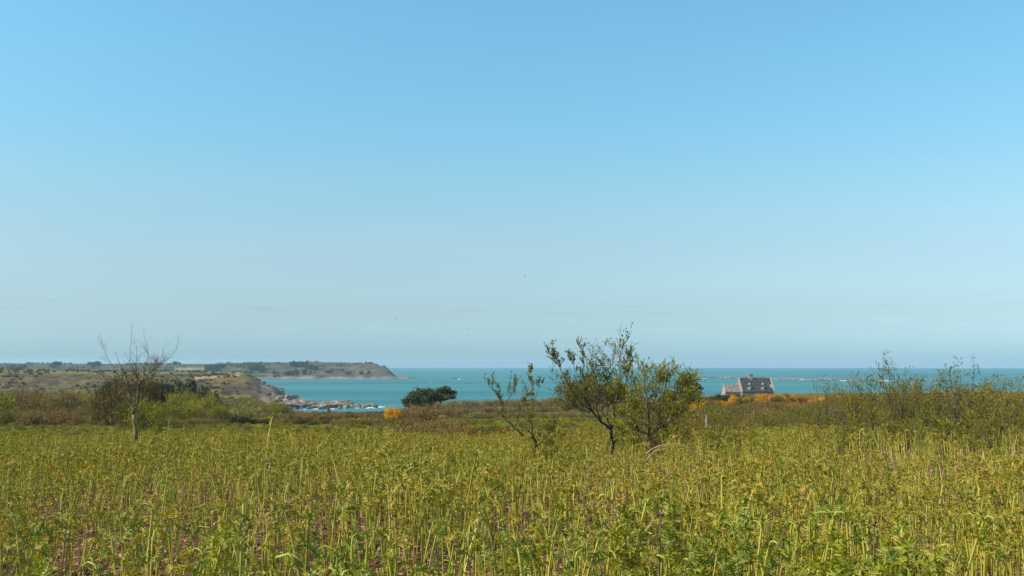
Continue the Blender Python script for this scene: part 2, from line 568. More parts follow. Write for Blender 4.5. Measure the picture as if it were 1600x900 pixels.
def mid_z(px, d):
    dc = lerp_tab([(-900, 820), (200, 780), (375, 760), (452, 700)], px)
    df = lerp_tab([(-900, 500), (200, 520), (340, 560), (380, 585), (452, 600)], px)      # toe of the slope
    zc = at(px, crest_mid(px), dc).z
    x, y = xof(px, d), d
    if d < df:
        z = -3
    elif d < dc:
        t = (d - df) / (dc - df)
        cl = lerp_tab([(-900, .2), (330, .22), (350, .42), (380, .42), (400, .55), (452, .7)], px)  # steep rocky foot
        z = zc * (cl * smooth(0, .16, t) + (1 - cl) * smooth(0.05, 1.0, t) ** 0.9)
        gully = abs(fbm(x, y, .02, 4))
        z -= (1 - min(1, gully * 5)) * 3.2 * smooth(0, .2, t) * (1 - smooth(.5, .9, t))
    else:
        db = dc + 160
        z = zc * (1 - smooth(dc + 10, db, d)) - 3 * smooth(dc + 30, db, d)
    z += 0.8 * fbm(x, y, .05, 1) * smooth(-2, 3, z) * (0.3 if abs(d - dc) < 60 else 1)
    return z


def mid_cover(px, d, x, y, z, slope):
    n = fbm(x, y, .02, 12)
    c = mixc(C_HEATH, (0.075, 0.055, 0.035), max(0, min(1, .5 + 1.6 * n + 1.2 * fbm(x, y, .07, 31))))
    t = (d - 560) / 200
    if t > .78:
        c = mixc(c, (0.15, 0.15, 0.06), smooth(.78, .9, t))
    if 330 < px < 372 and .60 < t < .80:
        c = mixc(c, (0.28, 0.14, 0.04), .75 * max(0, min(1, .6 + 2 * fbm(x, y, .08, 6))))
    if 300 < px < 352 and 0.70 < t < .735 or abs(px - 374) < 3 and t > .75:
        c = mixc(c, (0.30, 0.25, 0.15), .7)
    rk = smooth(.38, .6, slope) + smooth(395, 410, px) * smooth(.1, .5, .5 + n)
    c = mixc(c, mixc((0.31, 0.23, 0.18), (0.09, 0.07, 0.055), max(0, min(1, .5 + 2.6 * fbm(x, y, .11, 8)))), min(1, rk))
    return c


def polar_land(name, px0, px1, npx, d0, d1, nd, zf, cf, mat, **kw):
    Z = [[zf(px0 + (px1 - px0) * j / (npx - 1), d0 + (d1 - d0) * i / (nd - 1)) for j in range(npx)] for i in range(nd)]
    P = []; C = []
    st = (d1 - d0) / (nd - 1)
    for i in range(nd):
        d = d0 + st * i; row = []; crow = []
        for j in range(npx):
            px = px0 + (px1 - px0) * j / (npx - 1)
            x = xof(px, d); z = Z[i][j]
            s1 = abs(Z[min(i + 1, nd - 1)][j] - Z[max(i - 1, 0)][j]) / (2 * st)
            dx = (px1 - px0) / (npx - 1) / F * d
            s2 = abs(Z[i][min(j + 1, npx - 1)] - Z[i][max(j - 1, 0)]) / (2 * dx)
            row.append((x, d, z)); crow.append(cf(px, d, x, d, z, max(s1, s2 * .7)))
        P.append(row); C.append(crow)
    me = grid_mesh(name, P, C)
    return link(name, me, mat, **kw)


polar_land('headland', -900, 470, 420, 490, 980, 110, mid_z, mid_cover, cover_mat('headland_cover', 0.12, 0.35, 0.9, 0.6),
           kind='structure', label='low green and brown headland with rocky foot across the cove')

# --- far headland
FAR_B = drow(592.3)


def far_z(px, d):
    row = lerp_tab([(-1200, 560), (-300, 566), (250, 569), (330, 568.5), (400, 566), (455, 566.3), (480, 565.2), (540, 566.5), (575, 567.3), (590, 569.8), (600, 573), (609, 578), (615, 584), (619, 588.4), (640, 590.3), (646, 594)], px)
    b = FAR_B + 14 * fbm(px, 0, .03, 3)
    dc = lerp_tab([(-1200, b + 460), (540, b + 380), (590, b + 210), (617, b + 70), (646, b + 30)], px)
    zc = at(px, row, dc).z
    x, y = xof(px, d), d
    t = (d - b) / (dc - b)
    if t < 0:
        z = -4 * min(1, -t * 8)
    elif t < 1:
        z = zc * (.20 * smooth(0, .05, t) + .48 * smooth(.03, .5, t) + .32 * smooth(.2, 1, t))
        z += 2.2 * fbm(x, y, .012, 1) * smooth(0, .1, t) * (1 - smooth(.7, 1, t)) * (1 if px < 600 else .3)
    else:
        z = zc * (1 - smooth(dc + 40, dc + 330, d)) - 4 * smooth(dc + 100, dc + 330, d)
    return z


def far_cover(px, d, x, y, z, slope):
    n = fbm(x, y, .012, 12); n2 = fbm(x, y, .035, 15)
    c = mixc((0.105, 0.095, 0.055), (0.045, 0.05, 0.03), max(0, min(1, .4 + 1.8 * n2)))
    if z > 26:
        c = mixc(c, (0.11, 0.115, 0.05), smooth(26, 33, z))
    if px > 500:
        c = mixc(c, (0.12, 0.085, 0.06), .6 * smooth(500, 560, px) * max(0, min(1, .6 + n)))
    if 275 < px < 330 and 14 < z < 19:
        c = (0.21, 0.19, 0.10)
    c = mixc((0.21, 0.15, 0.12), c, smooth(2, 7, z + 6 * n2))
    return c


polar_land('far_headland', -1200, 646, 520, FAR_B - 60, FAR_B + 800, 90, far_z, far_cover, cover_mat('far_cover', 0.05, 0.4, 0.8, 1.5),
           kind='structure', label='long low far headland with fields and dark woods ending in a cliff at the open sea')

# ------------------------------------------------------------------ sea
m, t = new_mat('sea_water')
o_ = N(t, 'ShaderNodeOutputMaterial'); p_ = N(t, 'ShaderNodeBsdfPrincipled')
c_ = N(t, 'ShaderNodeTexCoord')
mp = N(t, 'ShaderNodeMapping'); mp.inputs['Scale'].default_value = (0.0016, 0.0065, 1)
t.links.new(c_.outputs['Object'], mp.inputs[0])
n1 = N(t, 'ShaderNodeTexNoise'); n1.inputs['Scale'].default_value = 1.0; n1.inputs['Detail'].default_value = 5
t.links.new(mp.outputs[0], n1.inputs['Vector'])
mr_ = N(t, 'ShaderNodeMapRange'); mr_.inputs['From Min'].default_value = 0.35; mr_.inputs['From Max'].default_value = 0.65
t.links.new(n1.outputs[0], mr_.inputs[0])
mc = N(t, 'ShaderNodeMix', data_type='RGBA')
mc.inputs[6].default_value = (0.019, 0.122, 0.138, 1); mc.inputs[7].default_value = (0.044, 0.192, 0.190, 1)
t.links.new(mr_.outputs[0], mc.inputs[0])
# small breaking crests
mp2 = N(t, 'ShaderNodeMapping'); mp2.inputs['Scale'].default_value = (0.05, 0.18, 1)
t.links.new(c_.outputs['Object'], mp2.inputs[0])
n3 = N(t, 'ShaderNodeTexNoise'); n3.inputs['Scale'].default_value = 1.0; n3.inputs['Detail'].default_value = 3
t.links.new(mp2.outputs[0], n3.inputs['Vector'])
mr3 = N(t, 'ShaderNodeMapRange'); mr3.inputs['From Min'].default_value = 0.745; mr3.inputs['From Max'].default_value = 0.79
mr3.inputs['To Max'].default_value = 0.5
t.links.new(n3.outputs[0], mr3.inputs[0])
mc2 = N(t, 'ShaderNodeMix', data_type='RGBA'); mc2.inputs[7].default_value = (0.7, 0.75, 0.75, 1)
t.links.new(mr3.outputs[0], mc2.inputs[0]); t.links.new(mc.outputs[2], mc2.inputs[6])
t.links.new(mc2.outputs[2], p_.inputs['Base Color'])
p_.inputs['Roughness'].default_value = 0.55
p_.inputs['Specular IOR Level'].default_value = 0.25
n2_ = N(t, 'ShaderNodeTexNoise'); n2_.inputs['Scale'].default_value = 0.25; n2_.inputs['Detail'].default_value = 6
t.links.new(c_.outputs['Object'], n2_.inputs['Vector'])
b_ = N(t, 'ShaderNodeBump'); b_.inputs['Strength'].default_value = 0.8; b_.inputs['Distance'].default_value = 1.0
t.links.new(n2_.outputs[0], b_.inputs['Height']); t.links.new(b_.outputs[0], p_.inputs['Normal'])
t.links.new(p_.outputs[0], o_.inputs[0])
M['sea'] = m
SEA_R = 6000.0
bm = bmesh.new()
cv_ = bm.verts.new((0, 0, 0))
ring = [bm.verts.new((SEA_R * math.sin(2 * PI * i / 256), SEA_R * math.cos(2 * PI * i / 256), 0)) for i in range(256)]
for i in range(256):
    bm.faces.new((cv_, ring[(i + 1) % 256], ring[i]))
me = bpy.data.meshes.new('sea'); bm.to_mesh(me); bm.free()
link('sea', me, M['sea'], kind='structure', label='turquoise sea stretching to a level horizon')

# ------------------------------------------------------------------ rocks
def rock_mesh(seed, sx, sy, sz, sub=4, flat=0.35, rug=0.30):
    bm = bmesh.new()
    bmesh.ops.create_icosphere(bm, subdivisions=sub, radius=1)
    for v in bm.verts:
        p = v.co.copy()
        q = Vector((p.x * sx, p.y * sy, p.z * sz))
        s = 1.0 / max(2.0, min(sx, sy))
        n = noise.fractal(q * s * 1.3 + Vector((seed * 9.1, 0, 0)), 1.0, 2.0, 5)
        ridge = abs(noise.noise(q * s * 2.2 + Vector((0, seed * 5.3, 0))))
        k = 1 + rug * n + 0.25 * (ridge - .25)
        z = p.z
        v.co = Vector((q.x * k, q.y * k, sz * (z if z < flat else flat + (z - flat) * 0.6) * (1 + 1.2 * rug * n)))
        # ledges
        st = sz * .28
        v.co.z = v.co.z * .8 + .2 * round(v.co.z / st) * st
    me = bpy.data.meshes.new('rock'); bm.to_mesh(me); bm.free()
    return me


def rock(px, row_base, wpx, hpx, depth, seed, label, mat='rock', group=None, sub=4, name='rock'):
    d = drow(row_base) + depth * .5
    me = rock_mesh(seed, wpx / F * d / 2, depth / 2, hpx / F * d * 1.15, sub)
    o = link(name, me, M[mat], label=label, category='rock')
    o.location = (xof(px, d), d, -0.4)
    if group:
        o['group'] = group
    return o


rock(474, 640, 66, 13, 60, 1, 'broad tan rock shelf running out from the foot of the left headland', sub=5)
rock(528, 639.2, 58, 13, 46, 2, 'long flat tan rock ledge in the cove, middle of the shelf rocks', sub=5)
rock(449, 636, 40, 18, 50, 3, 'grey stepped rock where the left headland meets the water', sub=5)
rock(552, 638.2, 26, 7, 26, 4, 'low dark tipped rock at the right end of the tan ledge')
rock(579, 637.4, 22, 8, 20, 5, 'rounded tan rock standing alone in white surf right of the ledge')
rock(589, 637.2, 8, 6, 10, 6, 'small dark rock at the seaward end of the lone surf rock', 'rock_dark')
rock(424, 622, 34, 16, 60, 7, 'pale bare cliff rock at the tip of the green headland', sub=5)
rock(640, 591.0, 22, 2.0, 20, 8, 'thin dark skerry trailing off the tip of the far headland', 'rock_dark')
rock(711, 592.2, 9, 2.4, 16, 9, 'small dark rock with a white splash, farthest of three offshore', 'rock_dark')
rock(731, 600.0, 9, 1.8, 10, 10, 'small flat dark rock awash, middle of three offshore', 'rock_dark')
rock(747, 600.4, 6, 1.2, 8, 11, 'tiny dark rock awash, nearest the saplings of three offshore', 'rock_dark')
rock(1104, 590.9, 44, 2.4, 30, 12, 'leftmost low reef rock on the sea behind the dark cypress', 'rock_dark')
rock(1136, 591.6, 40, 3.6, 30, 13, 'low pinkish reef rock just left of the house roof', 'rock')
rock(1174, 591.8, 50, 3.8, 30, 14, 'long low reef rock behind the house chimney', 'rock_dark')
rock(1232, 593.4, 62, 3.2, 30, 15, 'long reef rock right of the house with surf along it', 'rock')
rock(1290, 594.2, 66, 3.2, 30, 16, 'low reef rock behind the tall saplings on the right', 'rock')
rock(1352, 595, 60, 3.0, 30, 17, 'far right reef rock half hidden by tall saplings', 'rock')
rock(1440, 595.6, 90, 3.4, 30, 18, 'last long reef rock beyond the right saplings', 'rock')


def surf(px, row, wpx, depth, seed, hgt=0.5):
    """a run of broken white water: a low lumpy sheet with a ragged edge"""
    d = drow(row); w = wpx / F * d
    nx, ny = 26, 8
    rr = random.Random(seed); V = []; Fc = []
    for j in range(ny):
        for i in range(nx):
            u, v = i / (nx - 1), j / (ny - 1)
            e = math.sin(PI * u) ** .5
            x = (u - .5) * w + rr.uniform(-.3, .3)
            y = (v - .5) * depth * e * (0.7 + .6 * rr.random()) + depth * .4 * noise.noise(Vector((u * 4, seed, 0)))
            z = .6 * hgt * e * math.sin(PI * v) * rr.uniform(.2, 1.3) + .02
            V.append((x, y, z if 0 < j < ny - 1 and 0 < i < nx - 1 else -0.1))
    for j in range(ny - 1):
        for i in range(nx - 1):
            a = j * nx + i
            if rr.random() < .86:
                Fc.append((a, a + 1, a + nx + 1, a + nx))
    me = mesh_np('surf', V, Fc)
    o = link('surf', me, M['foam'], kind='stuff', label='white surf breaking against the rocks')
    o.location = (xof(px, d), d, 0.02)


for a_ in [(478, 639.7, 9, 3, 1, .5), (496, 639.4, 9, 3, 2, .5), (521, 639.2, 14, 3, 3, .5), (560, 637.8, 8, 3, 4, .4), (596, 636.6, 15, 7, 5, 1.4),
           (581, 637.9, 16, 4, 6, .9), (718, 592.6, 5, 8, 7, 1.6), (673, 598, 3, 5, 8, .8), (1222, 593.0, 16, 9, 9, 1.2), (1252, 593.6, 9, 8, 10, 1.0),
           (1316, 595.2, 14, 9, 11, 1.0), (1060, 592.0, 10, 9, 12, 1.0), (1095, 591.6, 20, 10, 13, 1.0), (1380, 595.6, 30, 14, 14, 1.6)]:
    surf(*a_)

# ------------------------------------------------------------------ crowns, shrubs and trees seen from afar
def crown_arrays(seed, n=1500, blobs=9, leaf=0.05, spread=0.62, twiggy=0.0, flat=1.0, lo=0.05):
    """unit crown (radius about 1 across, 0..1 high): leaf-sized faces on the skins of several overlapping clumps"""
    g = np.random.default_rng(seed)
    cs = []
    for i in range(blobs):
        a = g.uniform(0, 2 * PI); rr = spread * math.sqrt(g.uniform(0, 1))
        h = g.uniform(.25, .72) * (1 - .35 * rr)
        s = g.uniform(.24, .42)
        cs.append((rr * math.cos(a), rr * math.sin(a), h, s))
    cs = np.array(cs)
    k = g.integers(0, blobs, n)
    dirs = g.normal(size=(n, 3)); dirs /= np.linalg.norm(dirs, axis=1)[:, None]
    rad = cs[k, 3] * (1 - .55 * g.uniform(0, 1, n) ** 2.2) * (1 + .22 * g.normal(size=n) * (0.5 + twiggy))
    P_ = cs[k, :3] + dirs * rad[:, None] * np.array([1, 1, .85 * flat])
    P_[:, 2] = np.abs(P_[:, 2] - lo) + lo
    nrm = dirs + .7 * g.normal(size=(n, 3)); nrm /= np.linalg.norm(nrm, axis=1)[:, None]
    u = np.cross(nrm, g.normal(size=(n, 3))); u /= np.linalg.norm(u, axis=1)[:, None]
    v = np.cross(nrm, u)
    sz = leaf * g.uniform(.55, 1.5, n)[:, None]
    if twiggy:
        # twigs: long thin faces pointing up and out
        tw = g.uniform(0, 1, n) < twiggy
        up = dirs * .6 + np.array([0, 0, .8]) + .35 * g.normal(size=(n, 3)); up /= np.linalg.norm(up, axis=1)[:, None]
        u[tw] = up[tw]
        w = np.cross(u[tw], g.normal(size=(tw.sum(), 3))); w /= np.linalg.norm(w, axis=1)[:, None]
        v[tw] = w * .10
        sz[tw] *= 2.6
    V = np.stack([P_ - u * sz, P_ + v * sz * .6, P_ + u * sz, P_ - v * sz * .6], 1).reshape(-1, 3)
    Fq = np.arange(n * 4).reshape(-1, 4)
    return V, Fq, cs


def stem_mesh(seed, cs, r=0.03):
    g = random.Random(seed); mb = MB()
    for c in cs:
        base = Vector((g.uniform(-.12, .12), g.uniform(-.12, .12), -0.03))
        tip = Vector(c[:3])
        mid = base.lerp(tip, .5) + Vector((g.uniform(-.08, .08), g.uniform(-.08, .08), .04))
        mb.tube([base, mid, tip], [r, r * .7, r * .3], 4)
    return mb.mesh('stems')


CROWNS = {}


def crown_set(kind, nvar, **kw):
    L = []
    for i in range(nvar):
        V, Fq, cs = crown_arrays(sum(map(ord, kind)) * 7 + i, **kw)
        L.append((mesh_np('foliage_' + kind, V, Fq), stem_mesh(i + 3, cs, 0.022)))
    CROWNS[kind] = L


crown_set('leafy', 6, n=2600, blobs=11, leaf=0.036)
crown_set('twiggy', 6, n=3000, blobs=11, leaf=0.030, twiggy=.65)
crown_set('domed', 4, n=3600, blobs=16, leaf=0.030, spread=.7, twiggy=.35)
crown_set('heavy', 5, n=2600, blobs=9, leaf=0.045, spread=.6)
crown_set('tiny', 4, n=620, blobs=7, leaf=0.10, spread=.55, lo=.02)
for k_ in CROWNS:
    for f_, s_ in CROWNS[k_]:
        f_.materials.append(M['olive']); s_.materials.append(M['bark_brown'])

used_n = {}


def shrub(px, d, wpx, top, kind, mat, label, cat='shrub', name='shrub', group=None, depth=None, bark=None, base_z=None):
    """a bush or far tree standing on the land at column px, d metres ahead, its top at picture row top"""
    x = xof(px, d)
    zb = ground_z(x, d) - 0.15 if base_z is None else base_z
    zt = at(px, top, d).z
    h = max(0.9 if d < 420 else 0.4, zt - zb)
    w = wpx / F * d / 2
    if name == 'shrub':
        name, cat = {'willow': ('willow_bush', 'willow bush'), 'pale': ('willow_bush', 'willow bush'), 'gorse': ('gorse_bush', 'gorse bush'), 'rust': ('gorse_bush', 'gorse bush'),
                     'brown': ('bramble_bush', 'bramble'), 'dark': ('evergreen_bush', 'evergreen bush'), 'umber': ('bramble_bush', 'bramble'), 'reed': ('reed_clump', 'reeds')}.get(mat, ('shrub', 'shrub'))
        part_f, part_s = 'foliage', 'stem'
    else:
        part_f, part_s = 'crown', 'trunk'
    i = used_n.get(kind, 0); used_n[kind] = i + 1
    fm, sm = CROWNS[kind][i % len(CROWNS[kind])]
    t_ = thing(name, (x, d, zb), label, cat, group, rz=rnd.uniform(0, 6.28), sc=None)
    kx = w / 0.92; kz = h / 1.0
    t_.scale = (kx, (depth or kx), kz)
    fo = link(part_f, fm, M[mat], t_)
    st = link(part_s, sm, M[bark or 'bark_brown'], t_)
    return t_


# far woods and single trees on the far headland
def far_tree(px, row_base, wpx, top, label):
    # find the distance where the far headland's surface is seen at row_base
    best = None
    d = FAR_B
    while d < FAR_B + 420:
        z = far_z(px, d)
        rr_ = HOR + (EYE - z) / d * F
        if best is None or abs(rr_ - row_base) < best[0]:
            best = (abs(rr_ - row_base), d, z)
        d += 6
    shrub(px, best[1], wpx * 1.75, top, 'tiny', 'dark', label, 'tree', 'far_tree', 'trees on the far headland', base_z=best[2] - 1, bark='bark_dark')


FT = [(459, 573, 8, 563.5), (465, 573, 12, 561.5), (472, 573.5, 12, 562), (479, 574, 9, 564), (484, 576, 9, 567), (490, 577, 10, 567.5), (496, 577, 9, 569),
      (326, 578, 10, 569), (333, 579, 12, 568), (341, 579, 12, 567), (348, 575, 10, 566.5), (352, 573, 6, 567),
      (395, 580, 9, 570), (401, 578, 10, 566), (407, 579, 10, 567), (412, 582, 8, 573), (390, 584, 9, 577),
      (449, 586, 8, 578), (456, 586, 9, 577), (464, 586, 6, 574), (477, 585, 6, 575),
      (544, 585, 8, 579), (565, 585, 5, 577), (577, 585, 5, 577.5), (275, 569.5, 6, 563.6), (280, 569.5, 5, 564.5), (268, 569.5, 4, 566), (516, 583, 7, 578),
      (432, 584, 9, 580), (376, 573, 6, 568.5), (540, 567.5, 3, 565.2), (262, 582, 12, 575), (249, 583, 12, 576), (300, 582, 10, 577), (150, 572, 14, 562), (90, 574, 16, 563), (30, 578, 18, 567)]
FL = {0: 'far dark tree at the left end of the highest wood on the far headland', 2: 'tallest far dark tree of the highest wood on the far headland',
      24: 'small dark tree on the skyline at the left end of the far headland', 22: 'left of two small dark trees near the tip of the far headland',
      23: 'right of two small dark trees near the tip of the far headland'}
for i, (a_, b_r, c_w, d_t) in enumerate(FT):
    if i in FL:
        lb = FL[i]
    elif i < 7:
        lb = 'dark tree in the highest wood on the far headland skyline'
    elif i < 12:
        lb = 'dark tree in the left hillside wood on the far headland'
    elif i < 17:
        lb = 'dark tree in the middle hillside wood on the far headland'
    elif i < 21:
        lb = 'dark tree low on the shore below the highest wood of the far headland'
    else:
        lb = 'scattered dark tree on the open slopes of the far headland'
    far_tree(a_, b_r, c_w, d_t, lb)

# shrubs on the middle headland
for i, (px, d, w, top, mt) in enumerate([(330, 740, 9, 583, 'dark'), (336, 735, 6, 585, 'dark'), (300, 742, 8, 584, 'olive'), (371, 700, 10, 592, 'dark'), (395, 690, 8, 598, 'dark'),
                                        (358, 690, 9, 592, 'gorse'), (345, 700, 10, 590, 'gorse'), (388, 668, 9, 604, 'olive'), (405, 650, 8, 605, 'olive'),
                                        (340, 640, 16, 602, 'dark'), (331, 650, 14, 600, 'olive'), (318, 690, 14, 592, 'pale'), (362, 640, 12, 606, 'olive'), (380, 640, 12, 607, 'brown')]):
    shrub(px, d, w, top, 'tiny', mt, {'dark': 'small dark bush on the slope of the middle headland', 'olive': 'small olive bush on the slope of the middle headland',
                                      'gorse': 'orange flowering bush on the top of the middle headland', 'pale': 'pale bush on the slope of the middle headland', 'brown': 'small brown bush above the cove cliff'}[mt],
          group='bushes on the middle headland', base_z=mid_z(px, d) - .4)

# ------------------------------------------------------------------ middle distance planting
SH = []   # (px, d, width px, top row, crown kind, material, label, group)


def row_of(n, px0, px1, d0, d1, w, top0, top1, kinds, mats, label, group, jt=3, jw=.35):
    for i in range(n):
        u = (i + .5) / n
        px = px0 + (px1 - px0) * u + rnd.uniform(-.3, .3) * (px1 - px0) / n
        SH.append((px, d0 + (d1 - d0) * rnd.random(), w * rnd.uniform(1 - jw, 1 + jw), top0 + (top1 - top0) * u + rnd.uniform(-jt, jt),
                   rnd.choice(kinds), rnd.choice(mats), label, group))
        sh = SH[-1]; third = ('left part', 'middle part', 'right part')[int(u * 3)]
        hue = {'dark': 'dark green', 'olive': 'olive', 'umber': 'dark brown', 'brown': 'purple brown', 'rust': 'rusty', 'willow': 'yellow green', 'pale': 'pale', 'reed': 'straw coloured', 'gorse': 'orange'}[sh[5]]
        SH[-1] = sh[:6] + ('%s %s, %s' % (hue, label, third), group)


T, Lf, Dm, Hv = 'twiggy', 'leafy', 'domed', 'heavy'
# left side: dark conifers, willows, brown hedge
row_of(14, 165, 318, 222, 262, 46, 591, 588, [Hv], ['dark'], 'evergreen bush behind the bare tree and willows', 'dark evergreens behind the willows')
SH += [(220, 130, 66, 563, Dm, 'umber', 'dense dark brown ivy covered thicket behind the bare pale tree', None),
       (180, 134, 66, 568, Dm, 'umber', 'dark brown thicket left of the bare pale tree', None),
       (240, 150, 40, 584, Hv, 'dark', 'dark evergreen bush just right of the bare pale tree', None),
       (338, 235, 28, 603, Hv, 'dark', 'dark shrub between the two yellow green willows', None),
       (258, 195, 76, 607, Dm, 'willow', 'broad yellow green willow left of the darker gap', None),
       (292, 205, 66, 603, Dm, 'willow', 'tall yellow green willow below the dark evergreens', None),
       (326, 190, 60, 606, Dm, 'willow', 'rounded yellow green willow beside the stony path', None),
       (236, 116, 70, 612, Dm, 'willow', 'broad olive green willow at the foot of the bare tree', None),
       (205, 118, 60, 608, T, 'olive', 'olive brown twiggy bush at the foot of the bare tree', None),
       (390, 215, 58, 617, Dm, 'pale', 'pale twiggy willow right of the stony path', None),
       (425, 222, 62, 618, T, 'willow', 'large pale olive willow mound before the headland cliffs', None),
       (452, 226, 42, 627, T, 'olive', 'low olive mound at the right edge of the pale willows', None),
       (408, 200, 34, 628, Lf, 'pale', 'low pale grey green bush in front of the willow mound', None),
       (365, 180, 26, 642, Hv, 'dark', 'small dark bush beside the stony path', None)]
row_of(18, 70, 360, 155, 172, 42, 634, 638, [T, Dm], ['brown', 'brown', 'olive'], 'bush in the hedge below the willows', 'brown bushes below the willows')
row_of(38, 40, 645, 138, 150, 34, 649, 652, [T, Lf, Dm, Hv], ['brown', 'umber', 'olive', 'willow', 'dark', 'brown'], 'bush in the hedge beyond the green field', 'hedge beyond the green field', 3.2, .6)
row_of(34, 340, 640, 184, 204, 30, 643.5, 645, [T, Lf], ['brown', 'olive', 'umber', 'rust', 'brown'], 'low bush in the hedge behind the brown field strip', 'hedge behind the brown field strip', 2.6, .6)
row_of(30, 425, 640, 225, 285, 26, 642, 642, [T, Lf], ['brown', 'rust', 'olive'], 'low bush along the edge above the cove', 'bushes along the edge above the cove', 1.2)
row_of(20, -60, 205, 180, 250, 60, 603, 609, [T, Dm, Lf], ['willow', 'olive', 'brown'], 'bushy tree in the scrub beyond the left field', 'scrub beyond the left field', 6)
row_of(14, -60, 190, 135, 150, 50, 636, 640, [T, Dm], ['brown', 'olive'], 'bush in the hedge at the far left', 'hedge at the far left')
# centre
SH += [(516, 262, 8, 631, Hv, 'rust', 'single small round bush against the strip of water', None),
       (612, 170, 34, 631, Dm, 'gorse', 'orange brown bush left of the windswept pines', None),
       (626, 172, 30, 634, Dm, 'rust', 'orange bush under the left side of the windswept pines', None),
       (656, 140, 74, 632, T, 'brown', 'large brown leafless bramble mound under the pines', None),
       (668, 205, 50, 630, T, 'brown', 'grey brown scrub mound below the windswept pines', None),
       (638, 112, 60, 650, Dm, 'olive', 'tawny olive bush at the left of the bramble mound', None),
       (684, 110, 80, 652, T, 'brown', 'brown bramble mound at the edge of the bracken', None),
       (716, 118, 42, 662, T, 'brown', 'low purple brown bush right of the bramble mound', None),
       (590, 165, 36, 652, T, 'brown', 'brown bush standing at the end of the brown field strip', None),
       (674, 232, 26, 633, Hv, 'dark', 'dark green bush at the foot of the windswept pines', None),
       (706, 215, 28, 636, Hv, 'olive', 'green bush right below the pines', None),
       (724, 210, 24, 636, Hv, 'olive', 'green bush between the pines and the saplings', None),
       (693, 190, 20, 646, Lf, 'gorse', 'small orange bush before the green field', None)]
row_of(18, 690, 885, 250, 290, 36, 623, 619, [T, Dm], ['reed', 'brown', 'reed'], 'dry bush on the rise above the sea', 'tan scrub on the rise', 2)
row_of(14, 700, 885, 222, 240, 34, 632, 632, [T, Dm], ['reed', 'pale'], 'reedy clump behind the leaning sapling', 'reedy scrub behind the sapling', 2)
row_of(22, 730, 1010, 176, 192, 30, 643, 642, [T, Lf], ['reed', 'brown', 'pale'], 'dry hedge bush beyond the green strip', 'dry hedge beyond the green strip', 2)
row_of(22, 690, 1020, 66, 92, 46, 667, 667, [T], ['rust', 'brown', 'olive'], 'low bush at the bracken edge', 'rusty scrub at the bracken edge', 3)
row_of(20, 640, 1020, 38, 58, 54, 670, 668, [T, Lf], ['rust', 'brown', 'olive', 'umber'], 'low bush where the bracken ends', 'low bushes where the bracken ends', 3)
row_of(9, 180, 600, 40, 60, 44, 673, 674, [T], ['olive', 'brown', 'willow'], 'clump at the field side of the bracken', 'low clumps at the field side of the bracken', 2)
SH += [(262, 150, 44, 624, Dm, 'willow', 'rounded yellow green bush in front of the willows, leftmost of three', None),
       (300, 152, 52, 622, Dm, 'willow', 'rounded yellow green bush in front of the willows, middle of three', None),
       (344, 156, 44, 628, Dm, 'willow', 'rounded yellow green bush in front of the willows, rightmost of three', None),
       (384, 170, 60, 630, Dm, 'pale', 'pale green rounded bush before the big pale willow mound', None)]
SH += [(648, 222, 40, 627, T, 'brown', 'grey brown bush hiding the trunk of the larger pine', None),
       (668, 224, 34, 626, Hv, 'dark', 'dark green bush low between the two pines', None),
       (690, 224, 40, 625, T, 'brown', 'tan brown bush hiding the trunk of the flat topped pine', None),
       (712, 226, 36, 624, T, 'reed', 'straw coloured bush right of the flat topped pine', None)]
SH += [(652, 50, 92, 645, T, 'brown', 'big rounded brown bramble mound at the far side of the bracken, under the pines', None),
       (630, 54, 60, 652, Dm, 'pale', 'tawny green bush on the left flank of the big bramble mound', None),
       (700, 47, 84, 655, T, 'brown', 'purple brown bramble mound right of the biggest mound', None),
       (742, 48, 66, 662, T, 'umber', 'dark low bramble mound left of the leaning sapling', None),
       (672, 42, 50, 668, Lf, 'olive', 'low olive bush in front of the big bramble mound', None),
       (885, 40, 60, 668, T, 'umber', 'dark low bramble between the leaning and the tallest sapling', None),
       (915, 36, 40, 672, Lf, 'willow', 'small bright green bush left of the tallest sapling trunk', None)]
SH += [(892, 250, 54, 586, T, 'umber', 'dark brown bush behind the left half of the tallest sapling', None),
       (930, 255, 64, 578, Hv, 'umber', 'big dark brown bush behind the middle of the tallest sapling', None),
       (962, 250, 50, 590, Hv, 'umber', 'dark brown bush behind the right side of the tallest sapling', None),
       (1042, 215, 34, 604, Hv, 'dark', 'dark evergreen behind the denser right hand sapling', None),
       (1076, 205, 40, 608, Hv, 'dark', 'dense dark evergreen bush left of the house', None),
       (1060, 185, 40, 622, Hv, 'olive', 'green bush at the foot of the flat topped dark cypress', None)]
row_of(16, 880, 1110, 190, 270, 40, 626, 624, [T, Dm, Lf], ['olive', 'brown', 'reed'], 'bush between the saplings and the cypress', 'scrub behind the saplings', 4)
row_of(12, 610, 730, 190, 250, 34, 636, 634, [T, Dm], ['brown', 'olive', 'reed'], 'bush round the foot of the windswept pines', 'scrub round the pines', 2)
